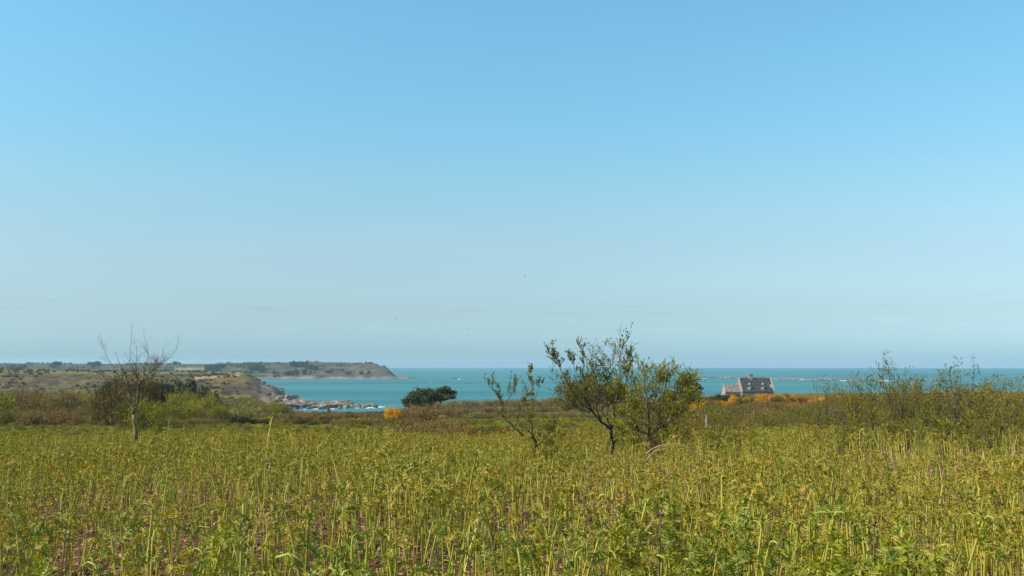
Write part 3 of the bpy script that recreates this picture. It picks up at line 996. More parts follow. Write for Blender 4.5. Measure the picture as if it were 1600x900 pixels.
# right: gorse bank and thickets
row_of(20, 1205, 1345, 240, 262, 28, 614.5, 618, [Dm, Lf], ['gorse', 'rust', 'gorse'], 'gorse on the bank right of the house', 'gorse bank right of the house', 1.5)
row_of(18, 1140, 1225, 236, 252, 26, 616, 612.5, [Dm, Lf], ['gorse', 'gorse', 'olive'], 'gorse in front of the house', 'gorse in front of the house', 2)
row_of(9, 1090, 1175, 262, 276, 22, 616, 613.5, [Lf, Hv], ['olive', 'dark'], 'bush just below the house', 'bushes below the house', 1)
row_of(22, 1085, 1345, 195, 240, 40, 624, 626, [T, Dm], ['olive', 'rust', 'brown', 'gorse'], 'tangled bush below the gorse', 'scrub below the gorse', 3)
row_of(26, 1080, 1420, 120, 175, 50, 637, 632, [T, Dm], ['brown', 'olive', 'brown'], 'bush on the slope below the house', 'brown scrub on the slope', 4)
row_of(28, 1085, 1460, 70, 112, 56, 652, 640, [T], ['olive', 'brown', 'olive'], 'bush on the right hand slope', 'twiggy thickets on the right slope', 5)
row_of(22, 1290, 1660, 110, 260, 60, 625, 610, [T, Dm, Lf], ['olive', 'brown', 'willow'], 'bush on the rise at the right edge', 'scrub on the right rise', 4)
row_of(6, 1380, 1660, 70, 100, 80, 620, 600, [T, Dm], ['olive', 'brown'], 'large twiggy bush on the far right', 'large bushes on the far right', 5)
for (px, d, w, top, k_, mt, lb, gp) in SH:
    shrub(px, d, w, top, k_, mt, lb, group=gp)

# ------------------------------------------------------------------ windswept pines
def pads_tree(px, d, pads, trunk_pts, mat, label, name='windswept_pine', seed=0, n_leaf=520, cat='pine tree'):
    base = at(*trunk_pts[0], d)
    base.z = min(base.z, ground_z(base.x, base.y))
    t_ = thing(name, base, label, cat)
    g = random.Random(seed)
    tp = [at(p, r_, d) - base for p, r_ in trunk_pts]
    tp[0] = Vector((0, 0, -.2))
    mb = MB(); k = d / F
    mb.tube(tp, [1.6 * k * (1 - .55 * i / (len(tp) - 1)) for i in range(len(tp))], 7)
    link('trunk', mb.mesh('trunk', True), M['bark_dark'], t_)
    for (pc, rc, wx, hz) in pads:
        c = at(pc, rc, d) - base
        c.y += g.uniform(-1, 1) * wx * k * .4
        j = min(range(len(tp)), key=lambda q: (tp[q] - c).length if q else 1e9)
        mb = MB(); mid = tp[j].lerp(c, .5) + Vector((0, 0, -.15 * hz * k))
        mb.tube([tp[j], mid, c], [.7 * k, .5 * k, .2 * k], 5)
        link('branch', mb.mesh('branch', True), M['bark_dark'], t_)
        n = n_leaf
        gg = np.random.default_rng(g.randrange(10 ** 6))
        dd = gg.normal(size=(n, 3)); dd /= np.linalg.norm(dd, axis=1)[:, None]
        lump = 1 + .25 * np.sin(dd[:, 0] * 5 + gg.uniform(0, 6)) * np.cos(dd[:, 1] * 5 + gg.uniform(0, 6))
        rad = (1 - .5 * gg.uniform(0, 1, n) ** 2) * lump
        P_ = dd * rad[:, None] * np.array([wx * k * .5, wx * k * .42, hz * k * .5])
        P_ += np.array(c)
        nr = dd + .7 * gg.normal(size=(n, 3)); nr /= np.linalg.norm(nr, axis=1)[:, None]
        u = np.cross(nr, gg.normal(size=(n, 3))); u /= np.linalg.norm(u, axis=1)[:, None]; v = np.cross(nr, u)
        P_ += gg.normal(size=(n, 3)) * np.array([wx, wx, hz]) * k * .07
        sz = 1.25 * k * gg.uniform(.4, 1.7, n)[:, None]
        V = np.stack([P_ - u * sz, P_ + v * sz * .5, P_ + u * sz, P_ - v * sz * .5], 1).reshape(-1, 3)
        link('foliage', mesh_np('pine_pad', V, np.arange(n * 4).reshape(-1, 4)), M[mat], t_)
    return t_


pads_tree(655, 235, [(636, 627, 16, 10), (645, 620, 20, 14), (655, 613, 24, 15), (668, 613, 22, 13), (676, 616, 14, 9), (648, 628, 28, 12), (664, 624, 26, 16), (657, 620, 28, 16), (677, 624, 18, 12), (672, 630, 16, 12), (641, 632, 20, 8), (660, 632, 26, 10)],
          [(657, 645), (658, 632), (655, 622), (656, 614)], 'pine', 'rounded dark windswept pine on the skyline of the sea, left and larger of two', seed=3)
pads_tree(694, 238, [(686, 611, 15, 9), (696, 608, 17, 9), (705, 614, 17, 8), (692, 617, 24, 8), (703, 620, 20, 7), (682, 620, 16, 8), (690, 623, 20, 6)],
          [(688, 645), (688, 630), (690, 618), (694, 611)], 'pine', 'flat topped dark windswept pine leaning right beside the larger pine', seed=5)
pads_tree(1082, 200, [(1066, 598, 20, 8), (1076, 595, 18, 6), (1086, 602, 18, 6), (1092, 607, 12, 4), (1070, 606, 30, 9), (1084, 614, 26, 8), (1064, 614, 20, 10)],
          [(1074, 645), (1074, 625), (1072, 610), (1074, 600)], 'dark', 'dark flat topped cypress leaning right, left of the house', name='cypress', seed=9, cat='tree')

# ------------------------------------------------------------------ the house
HX, HY = at(1180, 600, 300).x, 300.0
ZE, ZR = 17.6, 21.45
x0h, x1h = at(1153.2, 593, 300).x, at(1204.8, 593, 300).x
hb = 14.2
hdep = 4.0
house = thing('house', (0, 0, 0), 'stone house with steep slate roof, two dormers and a ridge chimney above the gorse', 'house')
house.location = (0, 0, 0)
wall = MB()
wall.prism([(HY - hdep + .25, hb), (HY + hdep - .25, hb), (HY + hdep - .25, ZE - .15), (HY, ZR - .38), (HY - hdep + .25, ZE - .15)], 'x', x0h + .15, x1h - .15)
link('wall', wall.mesh('wall'), M['stone'], house)
rf = MB()
for s in (-1, 1):
    y0, y1 = HY, HY + s * (hdep + .15)
    pts = [(y0, ZR), (y1, ZE - .15), (y1, ZE - .35), (y0, ZR - .28)]
    if s == 1:
        pts = pts[::-1]
    rf.prism(pts, 'x', x0h + .35, x1h - .35)
roof = link('roof', rf.mesh('roof'), M['slate'], house)
mb = MB(); mb.tube([(x0h + .4, HY, ZR + .02), (x1h - .4, HY, ZR + .02)], .14, 6)
link('ridge', mb.mesh('ridge'), M['tile_old'], roof)
for xa in (x0h, x1h - .42):     # raised stone copings on the gables
    mb = MB()
    for s in (-1, 1):
        y1 = HY + s * (hdep + .3)
        pts = [(HY, ZR + .28), (y1, ZE - .05), (y1, ZE - .45), (HY, ZR - .3)]
        if s == 1:
            pts = pts[::-1]
        mb.prism(pts, 'x', xa, xa + .42)
    link('gable_coping', mb.mesh('coping'), M['stone'], house)
cx = at(1173.2, 590, 300).x
mb = MB(); mb.box(cx - .62, cx + .62, HY - .42, HY + .42, ZR - .5, ZR + 1.0)
ch = link('chimney', mb.mesh('chimney'), M['stone'], house)
mb = MB(); mb.box(cx - .72, cx + .72, HY - .52, HY + .52, ZR + 1.0, ZR + 1.16)
link('chimney_cap', mb.mesh('cap'), M['stone'], ch)
for dx in (-.3, .3):
    mb = MB(); mb.tube([(cx + dx, HY, ZR + 1.14), (cx + dx, HY, ZR + 1.5)], [.15, .12], 8)
    link('chimney_pot', mb.mesh('pot'), M['tile_old'], ch)
for pxd in (1170.3, 1191.2):
    zc = 18.35
    dxm = at(pxd, 608, 297).x
    yf = HY - hdep + .45
    d_ = MB(); d_.prism([(dxm - .55, ZE - .1), (dxm + .55, ZE - .1), (dxm + .55, zc + .55), (dxm, zc + 1.15), (dxm - .55, zc + .55)], 'y', yf, HY - .9)
    dm = link('dormer', d_.mesh('dormer'), M['stone'], house)
    for s in (-1, 1):
        q = MB()
        q.prism([(dxm, zc + 1.3), (dxm, zc + 1.18), (dxm + s * .72, zc + .43), (dxm + s * .72, zc + .55)][::s], 'y', yf - .12, HY - .7)
        link('dormer_roof', q.mesh('dormer_roof'), M['slate'], dm)
    q = MB(); q.box(dxm - .42, dxm + .42, yf - .05, yf - .004, ZE + .05, zc + .5)
    link('window_frame', q.mesh('frame'), M['white'], dm)
    for s in (-1, 1):
        q = MB(); q.box(dxm + (.03 if s > 0 else -.36), dxm + (.36 if s > 0 else -.03), yf - .062, yf - .052, ZE + .12, zc + .44)
        link('pane', q.mesh('pane'), M['glass'], dm)
    q = MB(); q.tube([(dxm, yf - .05, zc + 1.2), (dxm, yf - .05, zc + 1.75)], [.16, .1], 6)
    link('finial', q.mesh('finial'), M['white'], dm)
# a skylight, the front door and ground floor windows
sx = at(1202.5, 605, 298).x
mb = MB(); b0 = len(mb.v)
for (dx, tt) in ((0, .5), (.8, .5), (.8, .74), (0, .74)):
    mb.v.append(Vector((sx + dx, HY - hdep * tt - .04, ZR + (ZE - ZR) * tt + .05)))
mb.v += [v + Vector((0, .06, -.09)) for v in mb.v[:4]]
mb.f += [(0, 3, 2, 1), (4, 5, 6, 7), (0, 1, 5, 4), (1, 2, 6, 5), (2, 3, 7, 6), (3, 0, 4, 7)]
link('skylight', mb.mesh('skylight'), M['glass'], roof)
yw = HY - hdep + .25
for i, xx in enumerate(np.linspace(x0h + 1.5, x1h - 1.5, 4)):
    if i == 2:
        mb = MB(); mb.box(xx - .5, xx + .5, yw - .06, yw - .004, hb, hb + 2.15)
        dr = link('door', mb.mesh('door'), M['door'], house)
        mb = MB(); mb.tube([(xx + .38, yw - .12, hb + 1.0), (xx + .38, yw - .05, hb + 1.0)], .04, 6)
        link('handle', mb.mesh('handle'), M['lead'], dr)
        continue
    mb = MB(); mb.box(xx - .5, xx + .5, yw - .05, yw - .004, hb + .95, hb + 2.35)
    wf = link('window', mb.mesh('window'), M['white'], house)
    for s in (-1, 1):
        mb = MB(); mb.box(xx + (.03 if s > 0 else -.44), xx + (.44 if s > 0 else -.03), yw - .065, yw - .053, hb + 1.02, hb + 2.28)
        link('pane', mb.mesh('pane'), M['glass'], wf)
# the low lean-to on the left
ax0, ax1 = at(1130.5, 605, 299).x, x0h + .148
an = MB(); an.prism([(HY - 2.6, hb), (HY + 2.4, hb), (HY + 2.4, 17.2), (HY, 19.15), (HY - 2.6, 17.2)], 'x', ax0 + .1, ax1)
link('annex_wall', an.mesh('annex_wall'), M['stone'], house)
an = MB()
for s in (-1, 1):
    pts = [(HY, 19.5), (HY + s * 2.9, 17.35), (HY + s * 2.9, 17.15), (HY, 19.25)]
    if s == 1:
        pts = pts[::-1]
    an.prism(pts, 'x', ax0 + .45, ax1 + .02)
link('annex_roof', an.mesh('annex_roof'), M['tile_old'], house)
mb = MB()
for s in (-1, 1):
    pts = [(HY, 19.75), (HY + s * 3.0, 17.45), (HY + s * 3.0, 17.1), (HY, 19.2)]
    if s == 1:
        pts = pts[::-1]
    mb.prism(pts, 'x', ax0, ax0 + .42)
link('gable_coping', mb.mesh('coping'), M['stone'], house)

# stony path stones at the left
g = random.Random(4)
for i in range(16):
    u = i / 15
    px = 346 + 15 * u + g.uniform(-2, 2); row = 652 - 19 * u
    d = 182 + 40 * u
    x = xof(px, d)
    me = rock_mesh(30 + i % 4, .55, .5, .45, 2, rug=.3)
    o = link('stone', me, M['post'], label='pale stone in the tumbled wall beside the yellow green willow', category='stone', group='stones of the tumbled wall')
    o.location = (x, d, at(px, row, d).z if False else ground_z(x, d) + .25 + 1.2 * u)
    o.rotation_euler = (0, 0, g.uniform(0, 6)); s_ = g.uniform(.35, .7); o.scale = (s_, s_, s_)

# ------------------------------------------------------------------ near trees
class Tree:
    """limbs drawn as polylines of pixels at a distance, then grown with twigs and leaves"""

    def __init__(self, px, row, d, seed, leafL=.045, leafW=.02, tw=(5, 8), leafy=1.0, up=.55, twL=.34, r0=.035, sub=(2, 4), leafr=(5, 9)):
        self.d = d
        self.base = at(px, row, d)
        self.base.z = ground_z(self.base.x, self.base.y) - .03
        self.g = random.Random(seed)
        self.limbs = []; self.leaf = MB(); self.blossom = MB()
        self.o = dict(leafL=leafL, leafW=leafW, tw=tw, leafy=leafy, up=up, twL=twL, r0=r0, sub=sub, leafr=leafr)

    def P(self, px, row, dy=0):
        return at(px, row, self.d + dy) - self.base

    def twig(self, mb, p, dr, L, r, lv, leafmul=1.0):
        g = self.g; n = 4; pts = [p.copy()]; q = p.copy(); d = dr.normalized()
        for i in range(n):
            d = (d + Vector((g.gauss(0, .16), g.gauss(0, .16), g.gauss(0, .12) + .10 * self.o['up']))).normalized()
            q = q + d * (L / n); pts.append(q.copy())
        mb.tube(pts, [r * (1 - .75 * i / n) for i in range(n + 1)], 3 if lv else 4, cap=False)
        if lv > 0:
            for _ in range(g.randint(*self.o['sub'])):
                t = g.uniform(.25, .95); i = min(n - 1, int(t * n)); s = pts[i].lerp(pts[i + 1], t * n - i)
                side = Vector((g.gauss(0, 1), g.gauss(0, 1), g.gauss(0, .6))); side.normalize()
                nd = (d * .7 + side * .8 + Vector((0, 0, self.o['up'] * .5))).normalized()
                self.twig(mb, s, nd, L * g.uniform(.4, .65), r * .55, lv - 1, leafmul)
        k = int(g.randint(*self.o['leafr']) * self.o['leafy'] * leafmul * (1 if lv == 0 else .5) + g.random())
        for _ in range(k):
            t = g.random() ** .7; i = min(n - 1, int(t * n)); s = pts[i].lerp(pts[i + 1], t * n - i)
            v = Vector((g.gauss(0, 1), g.gauss(0, 1), g.gauss(.3, .8)))
            ll = self.o['leafL'] * g.uniform(.6, 1.4)
            self.leaf.leaf(s, (d * .8 + v * .6), Vector((g.gauss(0, .5), g.gauss(0, .5), 1)), ll, ll * self.o['leafW'] / self.o['leafL'])

    def limb(self, pts, r0, r1, tw=None, t0=.25, L=None, lv=1, lf=1.0, n=6):
        """pts: list of (px,row[,dy])"""
        g = self.g
        W_ = [self.P(*p) if not isinstance(p, Vector) else p for p in pts]
        if not self.limbs and not isinstance(pts[0], Vector):
            W_[0] = Vector((W_[0].x, 0, 0))
        # round the bends
        S_ = []
        for a_, b_ in zip(W_, W_[1:]):
            for k in range(3):
                S_.append(a_.lerp(b_, k / 3) + Vector((g.gauss(0, 1), g.gauss(0, 1), g.gauss(0, 1))) * (.012 if k else 0))
        S_.append(W_[-1])
        m = len(S_) - 1
        mb = MB(); mb.tube(S_, [r0 + (r1 - r0) * i / m for i in range(m + 1)], n)
        L = L or self.o['twL']
        for _ in range(g.randint(*(tw or self.o['tw'])) if tw != (0, 0) else 0):
            t = t0 + (1 - t0) * g.random(); i = min(m - 1, int(t * m)); s = S_[i].lerp(S_[i + 1], t * m - i)
            ax = (S_[i + 1] - S_[i]).normalized()
            side = Vector((g.gauss(0, 1), g.gauss(0, 1), g.gauss(0, .5))).normalized()
            dd = (ax * .5 + side * .8 + Vector((0, 0, self.o['up']))).normalized()
            self.twig(mb, s, dd, L * g.uniform(.5, 1.25), max(.0022, (r0 + (r1 - r0) * t) * .4), lv, lf)
        self.twig(mb, S_[-1], (S_[-1] - S_[-3]), L * .8, max(.0022, r1 * .8), lv, lf * .45)
        self.limbs.append(mb)
        return S_

    def build(self, name, label, bark, leafmat, cat='tree', group=None):
        t_ = thing(name, self.base, label, cat, group)
        for i, mb in enumerate(self.limbs):
            link('trunk' if i == 0 else 'branch', mb.mesh('limb', True), M[bark], t_)
        if self.leaf.v:
            link('foliage', self.leaf.mesh('leaves'), M[leafmat], t_)
        if self.blossom.v:
            link('blossom', self.blossom.mesh('blossom'), M['blossom'], t_)
        return t_


# the tall open sapling in the middle
T1 = Tree(957, 706, 22, 5, leafL=.036, leafW=.019, tw=(9, 14), leafr=(11, 17), twL=.44, up=.85, sub=(3, 5))
T1.limb([(957, 708), (956, 690), (955, 672)], .05, .036, tw=(1, 2), L=.2, n=8)
T1.limb([(955, 672), (940, 660), (925, 642), (905, 628), (893, 612)], .030, .016, tw=(14, 18))
T1.limb([(893, 612), (886, 598), (876, 578), (866, 562), (858, 550)], .014, .004, tw=(16, 20), L=.22)
T1.limb([(925, 642), (915, 622, .3), (910, 600, .4), (912, 575, .5), (908, 545, .5)], .016, .003, tw=(16, 20), L=.26)
T1.limb([(940, 660), (932, 640, -.3), (936, 612, -.5), (930, 585, -.5), (925, 560, -.5)], .018, .004, tw=(18, 22))
T1.limb([(936, 612, -.5), (946, 600, -.4), (938, 575, -.4), (943, 548, -.3)], .010, .003, tw=(12, 16), L=.26)
T1.limb([(955, 672), (949, 655), (950, 640), (946, 622), (955, 600), (958, 570)], .022, .005, tw=(16, 20))
T1.limb([(955, 672), (960, 655, .2), (960, 640, .3), (966, 620, .4), (968, 590, .5), (968, 560, .6), (969, 536, .6)], .024, .0035, tw=(20, 24))
T1.limb([(966, 620, .4), (978, 600, .6), (984, 575, .6), (986, 556, .6)], .012, .003, tw=(14, 18), L=.26)
T1.limb([(893, 612), (880, 612, -.3), (872, 620, -.4)], .010, .003, tw=(8, 10), L=.25)
T1.limb([(910, 600, .4), (898, 580, .5), (893, 560, .5)], .010, .003, tw=(10, 14), L=.22)
T1.limb([(905, 628), (890, 632, .3), (880, 640, .5)], .010, .003, tw=(8, 12))
T1.limb([(925, 642), (905, 640, -.5), (885, 628, -.8), (876, 600, -.8)], .012, .003, tw=(26, 30), lf=.6, lv=1)
T1.limb([(940, 660), (918, 652, .6), (900, 635, .9), (905, 605, .9)], .012, .003, tw=(26, 30), lf=.6)
T1.limb([(949, 655), (930, 630, .8), (918, 600, 1.0), (925, 578, 1.0)], .012, .003, tw=(26, 30), lf=.6)
T1.build('sapling', 'tallest open thorn tree in the middle with leafy upright twigs against sea and sky', 'bark_dark', 'leaf_grey')

# the leaning sapling to its left
T2 = Tree(848, 719, 19, 8, leafL=.034, leafW=.019, tw=(6, 9), leafr=(8, 13), twL=.24, up=.9, sub=(3, 4))
T2.limb([(848, 720), (838, 698), (833, 684)], .030, .022, tw=(3, 5), n=7)
T2.limb([(833, 684), (818, 681), (803, 669), (786, 652)], .020, .011, tw=(4, 6))
T2.limb([(786, 652), (786, 637), (777, 617), (763, 600)], .010, .003, tw=(10, 12))
T2.limb([(786, 637), (796, 622), (806, 604)], .007, .003, tw=(8, 10))
T2.limb([(803, 669), (812, 645, .2), (818, 627, .3), (831, 610, .3), (829, 578, .3)], .010, .003, tw=(14, 16), L=.16)
T2.limb([(818, 627, .3), (836, 622, .4), (846, 602, .4)], .007, .003, tw=(8, 10), L=.14)
T2.limb([(833, 684), (832, 665, -.2), (826, 650, -.3), (818, 612, -.4)], .012, .003, tw=(8, 10))
T2.limb([(838, 698), (855, 680, .3), (866, 668, .5)], .012, .003, tw=(10, 12), L=.26)
T2.limb([(843, 708), (862, 696, -.3), (878, 684, -.5)], .010, .003, tw=(10, 12), L=.26)
T2.build('sapling', 'thin sapling leaning left with few leaf tufts in front of the tan scrub', 'bark_dark', 'leaf_grey')

# the dense one to its right
T3 = Tree(1016, 712, 21, 12, leafL=.040, leafW=.024, tw=(24, 30), leafr=(6, 10), twL=.40, up=.6, sub=(3, 5))
T3.limb([(1016, 714), (1015, 695), (1014, 681)], .045, .034, tw=(2, 3), n=8)
T3.limb([(1014, 681), (999, 674), (985, 668), (974, 650)], .020, .005)
T3.limb([(1014, 681), (1006, 655, .3), (996, 630, .4), (985, 602, .5), (975, 585, .5)], .022, .005)
T3.limb([(1014, 681), (1014, 655, -.3), (1012, 625, -.5), (1006, 600, -.5), (1008, 584, -.4)], .022, .004)
T3.limb([(1014, 681), (1033, 666), (1043, 652), (1052, 625), (1056, 592)], .022, .004)
T3.limb([(1033, 666), (1050, 655, .4), (1068, 640, .6), (1078, 615, .6)], .014, .003)
T3.limb([(1012, 625, -.5), (1028, 608, -.6), (1036, 590, -.6)], .012, .003)
T3.limb([(1043, 652), (1030, 630, .6), (1022, 605, .8)], .012, .003)
T3.limb([(996, 630, .4), (975, 622, .4), (962, 612, .4)], .012, .003)
T3.limb([(1052, 625), (1064, 605, -.3), (1074, 600, -.3)], .010, .003)
T3.limb([(999, 674), (985, 650, -.5), (992, 625, -.6)], .012, .003)
T3.limb([(1015, 695), (1000, 680, .5), (990, 655, .8), (1000, 620, .9), (998, 578, .9)], .014, .003, tw=(16, 20), L=.3)
T3.limb([(1016, 700), (1026, 680, -.4), (1030, 640, -.6), (1040, 600, -.6), (1050, 574, -.6)], .014, .003, tw=(16, 20), L=.3)
T3.limb([(1016, 704), (1040, 695, -.4), (1062, 680, -.6), (1080, 655, -.6), (1092, 628, -.5)], .012, .003, tw=(18, 22), L=.3)
T3.limb([(1016, 704), (996, 694, -.4), (975, 684, -.6), (962, 668, -.6)], .012, .003, tw=(16, 20), L=.3)
T3.limb([(1016, 700), (1035, 690, .5), (1037, 665, .6), (1060, 650, .7)], .014, .004)
T3.build('sapling', 'dense thorn tree with many green leaves right of the tallest sapling', 'bark_brown', 'leaf_bright')

# the bare pale tree at the left
T4 = Tree(212, 673, 26, 21, tw=(16, 22), leafy=0, twL=.36, up=.5, sub=(3, 5))
T4.limb([(213, 690), (212, 671), (209, 648)], .07, .050, tw=(0, 1), n=8)
T4.limb([(209, 648), (205, 630), (201, 606), (196, 586), (186, 566)], .034, .010)
T4.limb([(209, 648), (215, 626), (216, 606), (220, 596)], .034, .022, tw=(3, 4))
T4.limb([(220, 596), (230, 588), (240, 578), (248, 569)], .020, .009, tw=(26, 30))
T4.limb([(240, 578), (258, 566, .2), (272, 551, .2), (279, 535, .3)], .009, .003, tw=(5, 6), L=.22)
T4.limb([(248, 569), (254, 556), (256, 541)], .008, .003, tw=(5, 6), L=.2)
T4.limb([(220, 596), (226, 580, .3), (232, 562, .3), (231, 544, .3), (225, 525, .3)], .014, .003, tw=(12, 14), L=.3)
T4.limb([(216, 606), (213, 585, -.3), (214, 565, -.3), (213, 540, -.3)], .014, .003, tw=(12, 14), L=.3)
T4.limb([(201, 606), (209, 590, .4), (203, 565, .4), (206, 520, .4)], .014, .003, tw=(10, 14), L=.3)
T4.limb([(216, 606), (229, 600, .5), (240, 588, .6), (246, 578, .6)], .012, .004, tw=(24, 28))
T4.limb([(196, 586), (180, 575, .3), (168, 560, .3), (160, 540, .3)], .012, .003, tw=(8, 12))
T4.limb([(205, 630), (190, 612, -.3), (176, 600, -.4)], .014, .004, tw=(8, 12))
T4.build('bare_tree', 'bare pale barked tree with tangled leafless twigs at the left edge of the bracken', 'bark_pale', 'leaf_grey')


# thicket saplings on the right: a handful of kinds, copied
def thicket_proto(seed, h, spread, stems, leafmat, bark='bark_brown', leafr=(5, 8), twL=.4, leafL=.05):
    T_ = Tree(800, 700, 30, seed, leafL=leafL, leafW=leafL * .55, leafr=leafr, twL=twL, up=.5, sub=(2, 3))
    T_.base = Vector((0, 0, 0))
    g = random.Random(seed)
    for k in range(stems):
        a_ = g.uniform(0, 2 * PI); rr = spread * g.uniform(.4, 1)
        hh = h * g.uniform(.65, 1.0)
        e = Vector((rr * math.cos(a_), rr * math.sin(a_), hh))
        b_ = Vector((.08 * math.cos(a_), .08 * math.sin(a_), -.05))
        m1_ = b_.lerp(e, .35) + Vector((g.gauss(0, .05), g.gauss(0, .05), h * .03))
        m2_ = b_.lerp(e, .7) + Vector((g.gauss(0, .06), g.gauss(0, .06), h * .04))
        T_.limb([b_, m1_, m2_, e], .020 * h / 2, .004, tw=(12, 17), t0=.18, L=twL, n=5)
    tr = MB(); lf = T_.leaf
    for mb in T_.limbs:
        o = len(tr.v); tr.v += mb.v; tr.f += [tuple(i + o for i in f) for f in mb.f]
    a_ = tr.mesh('stems', True); b_ = lf.mesh('leaves')
    a_.materials.append(M[bark]); b_.materials.append(M[leafmat])
    return a_, b_


TP = {
    'tall_a': thicket_proto(31, 2.6, .55, 6, 'leaf_grey'),
    'tall_b': thicket_proto(32, 2.6, .75, 7, 'leaf_bright'),
    'mid_a': thicket_proto(33, 1.7, .8, 7, 'leaf_olive'),
    'mid_b': thicket_proto(34, 1.7, .9, 8, 'leaf_olive', leafr=(7, 11)),
    'mid_c': thicket_proto(35, 1.6, .8, 7, 'leaf_bright', leafr=(6, 9)),
    'bare': thicket_proto(36, 1.6, .8, 8, 'leaf_olive', 'bark_brown', leafr=(1, 3)),
    'low': thicket_proto(37, .8, .55, 6, 'leaf_bright', leafr=(5, 8), twL=.22, leafL=.04),
}
HP = {'tall_a': 2.75, 'tall_b': 2.75, 'mid_a': 1.9, 'mid_b': 1.9, 'mid_c': 1.8, 'bare': 1.8, 'low': .9}


def thicket(px, d, top, kind, label, group=None, wide=1.0, leafmat=None):
    x = xof(px, d); z = ground_z(x, d) - .02
    h = at(px, top, d).z - z
    s_ = h / HP[kind]
    t_ = thing('thorn_shrub', (x, d, z), label, 'shrub', group, rz=rnd.uniform(0, 6.28))
    t_.scale = (s_ * wide, s_ * wide, s_)
    a_, b_ = TP[kind]
    link('stem', a_, a_.materials[0], t_); link('foliage', b_, M[leafmat] if leafmat else b_.materials[0], t_)


thicket(1284, 33, 588, 'tall_a', 'slender leafy sapling rising against the sea behind the reef line', wide=.8)
thicket(1306, 36, 592, 'tall_a', 'second slender sapling right of the gorse bank, against the sea', wide=.8)
thicket(1341, 30, 567, 'tall_b', 'tall green leaved sapling crossing the horizon near the right side', wide=.85)
thicket(1362, 28, 576, 'tall_a', 'thin upright sapling with sparse tips crossing the horizon', wide=.7)
thicket(1388, 27, 553, 'tall_a', 'tallest sapling on the right with one twig high above the horizon', wide=.9)
thicket(1410, 28, 572, 'tall_b', 'broad reddish leaved thorn bush beside the tallest right hand sapling', leafmat='leaf_olive')
thicket(1445, 30, 566, 'tall_b', 'green thorn bush beyond the tallest right hand sapling')
thicket(1500, 29, 560, 'tall_a', 'open thorn tree at the far right', wide=1.1)
thicket(1560, 27, 572, 'tall_b', 'leafy thorn bush at the right end of the thicket')
thicket(1135, 31, 628, 'mid_a', 'dark stemmed thorn shrub leaning behind the arched cane', wide=.8)
thicket(1128, 38, 636, 'mid_c', 'small green thorn shrub right of the pale post')
for i in range(62):
    px = 1100 + 480 * (i + .5) / 62 + rnd.uniform(-10, 10)
    d = rnd.uniform(24, 58)
    top = lerp_tab([(1100, 672), (1150, 660), (1200, 645), (1250, 640), (1300, 625), (1360, 615), (1400, 600), (1600, 600)], px) + rnd.uniform(-10, 18)
    k_ = rnd.choice(['mid_a', 'mid_b', 'tall_a', 'bare', 'mid_b', 'bare'])
    thicket(px, d, top, k_, {'mid_a': 'olive leaved thorn shrub in the right hand thicket', 'mid_b': 'thick olive thorn shrub in the right hand thicket',
                             'tall_a': 'slender upright thorn shrub in the right hand thicket', 'bare': 'brown nearly leafless thorn shrub in the right hand thicket'}[k_] + (', below the house' if px < 1260 else (', by the tall saplings' if px < 1420 else ', at the right end')), 'thorn shrubs of the right hand thicket')
for i, (px, d, top, k_) in enumerate([(820, 18.6, 690, 'mid_a'), (868, 19, 676, 'mid_b'), (895, 20.5, 684, 'mid_a'), (930, 21.8, 680, 'mid_b'), (985, 21.2, 676, 'mid_b'), (1024, 20.4, 684, 'mid_b'), (1050, 20.2, 690, 'mid_a'), (1100, 20.5, 676, 'mid_b'), (1120, 22, 668, 'bare'), (1150, 20.5, 678, 'mid_a'), (862, 19.5, 690, 'bare'), (875, 20.5, 684, 'mid_a'), (842, 20, 688, 'bare'), (830, 19, 700, 'low'), (940, 22.6, 690, 'low'), (972, 22.8, 684, 'bare'), (990, 22, 682, 'mid_a'), (1002, 20.5, 690, 'bare'), (1040, 20.6, 686, 'mid_c'), (1060, 21.5, 676, 'mid_b'), (1080, 22, 672, 'bare'), (1030, 22.5, 662, 'bare'), (1010, 23, 650, 'mid_a'), (1055, 23.5, 645, 'mid_b'), (985, 24, 640, 'bare'), (1078, 25, 640, 'mid_a'), (905, 30, 665, 'low'), (868, 17, 690, 'low'), (920, 24, 672, 'low'), (985, 26, 668, 'bare'), (1070, 24, 668, 'mid_a'), (1092, 28, 660, 'bare'), (1048, 26, 650, 'mid_c'),
                                      (975, 24, 655, 'bare'), (820, 26, 670, 'bare'), (883, 26, 668, 'bare'), (1165, 21, 680, 'low'), (1220, 20, 684, 'low'), (1240, 23, 676, 'bare'), (1180, 25, 660, 'bare')]):
    thicket(px, d, top, k_, {'low': 'low leafy thorn seedling in the bracken near the saplings', 'bare': 'brown twiggy briar in the bracken near the saplings',
                             'mid_a': 'olive thorn shrub beside the dense sapling', 'mid_b': 'bushy olive thorn shrub beside the dense sapling', 'mid_c': 'green thorn shrub inside the dense sapling'}[k_], 'undergrowth round the saplings')
for i in range(30):
    px = 1095 + 500 * (i + .5) / 30 + rnd.uniform(-9, 9)
    k_ = rnd.choice(['mid_a', 'mid_b', 'bare', 'bare', 'low', 'mid_c'])
    thicket(px, rnd.uniform(17, 26), lerp_tab([(1095, 686), (1250, 672), (1350, 650), (1600, 640)], px) + rnd.uniform(-8, 16), k_,
            {'mid_a': 'olive thorn shrub', 'mid_b': 'thick olive thorn shrub', 'mid_c': 'fresh green thorn shrub', 'bare': 'brown twiggy briar', 'low': 'low leafy thorn seedling'}[k_]
            + ' in the bracken along the front of the right hand thicket', 'shrubs at the front of the right hand thicket')
# bare little bush in the left of the bracken edge, and dead twigs
thicket(594, 30, 646, 'bare', 'thin bare twiggy bush standing before the brown field strip', wide=.5)
thicket(236, 24, 655, 'low', 'small leafy sapling right of the bare pale tree', wide=.6)

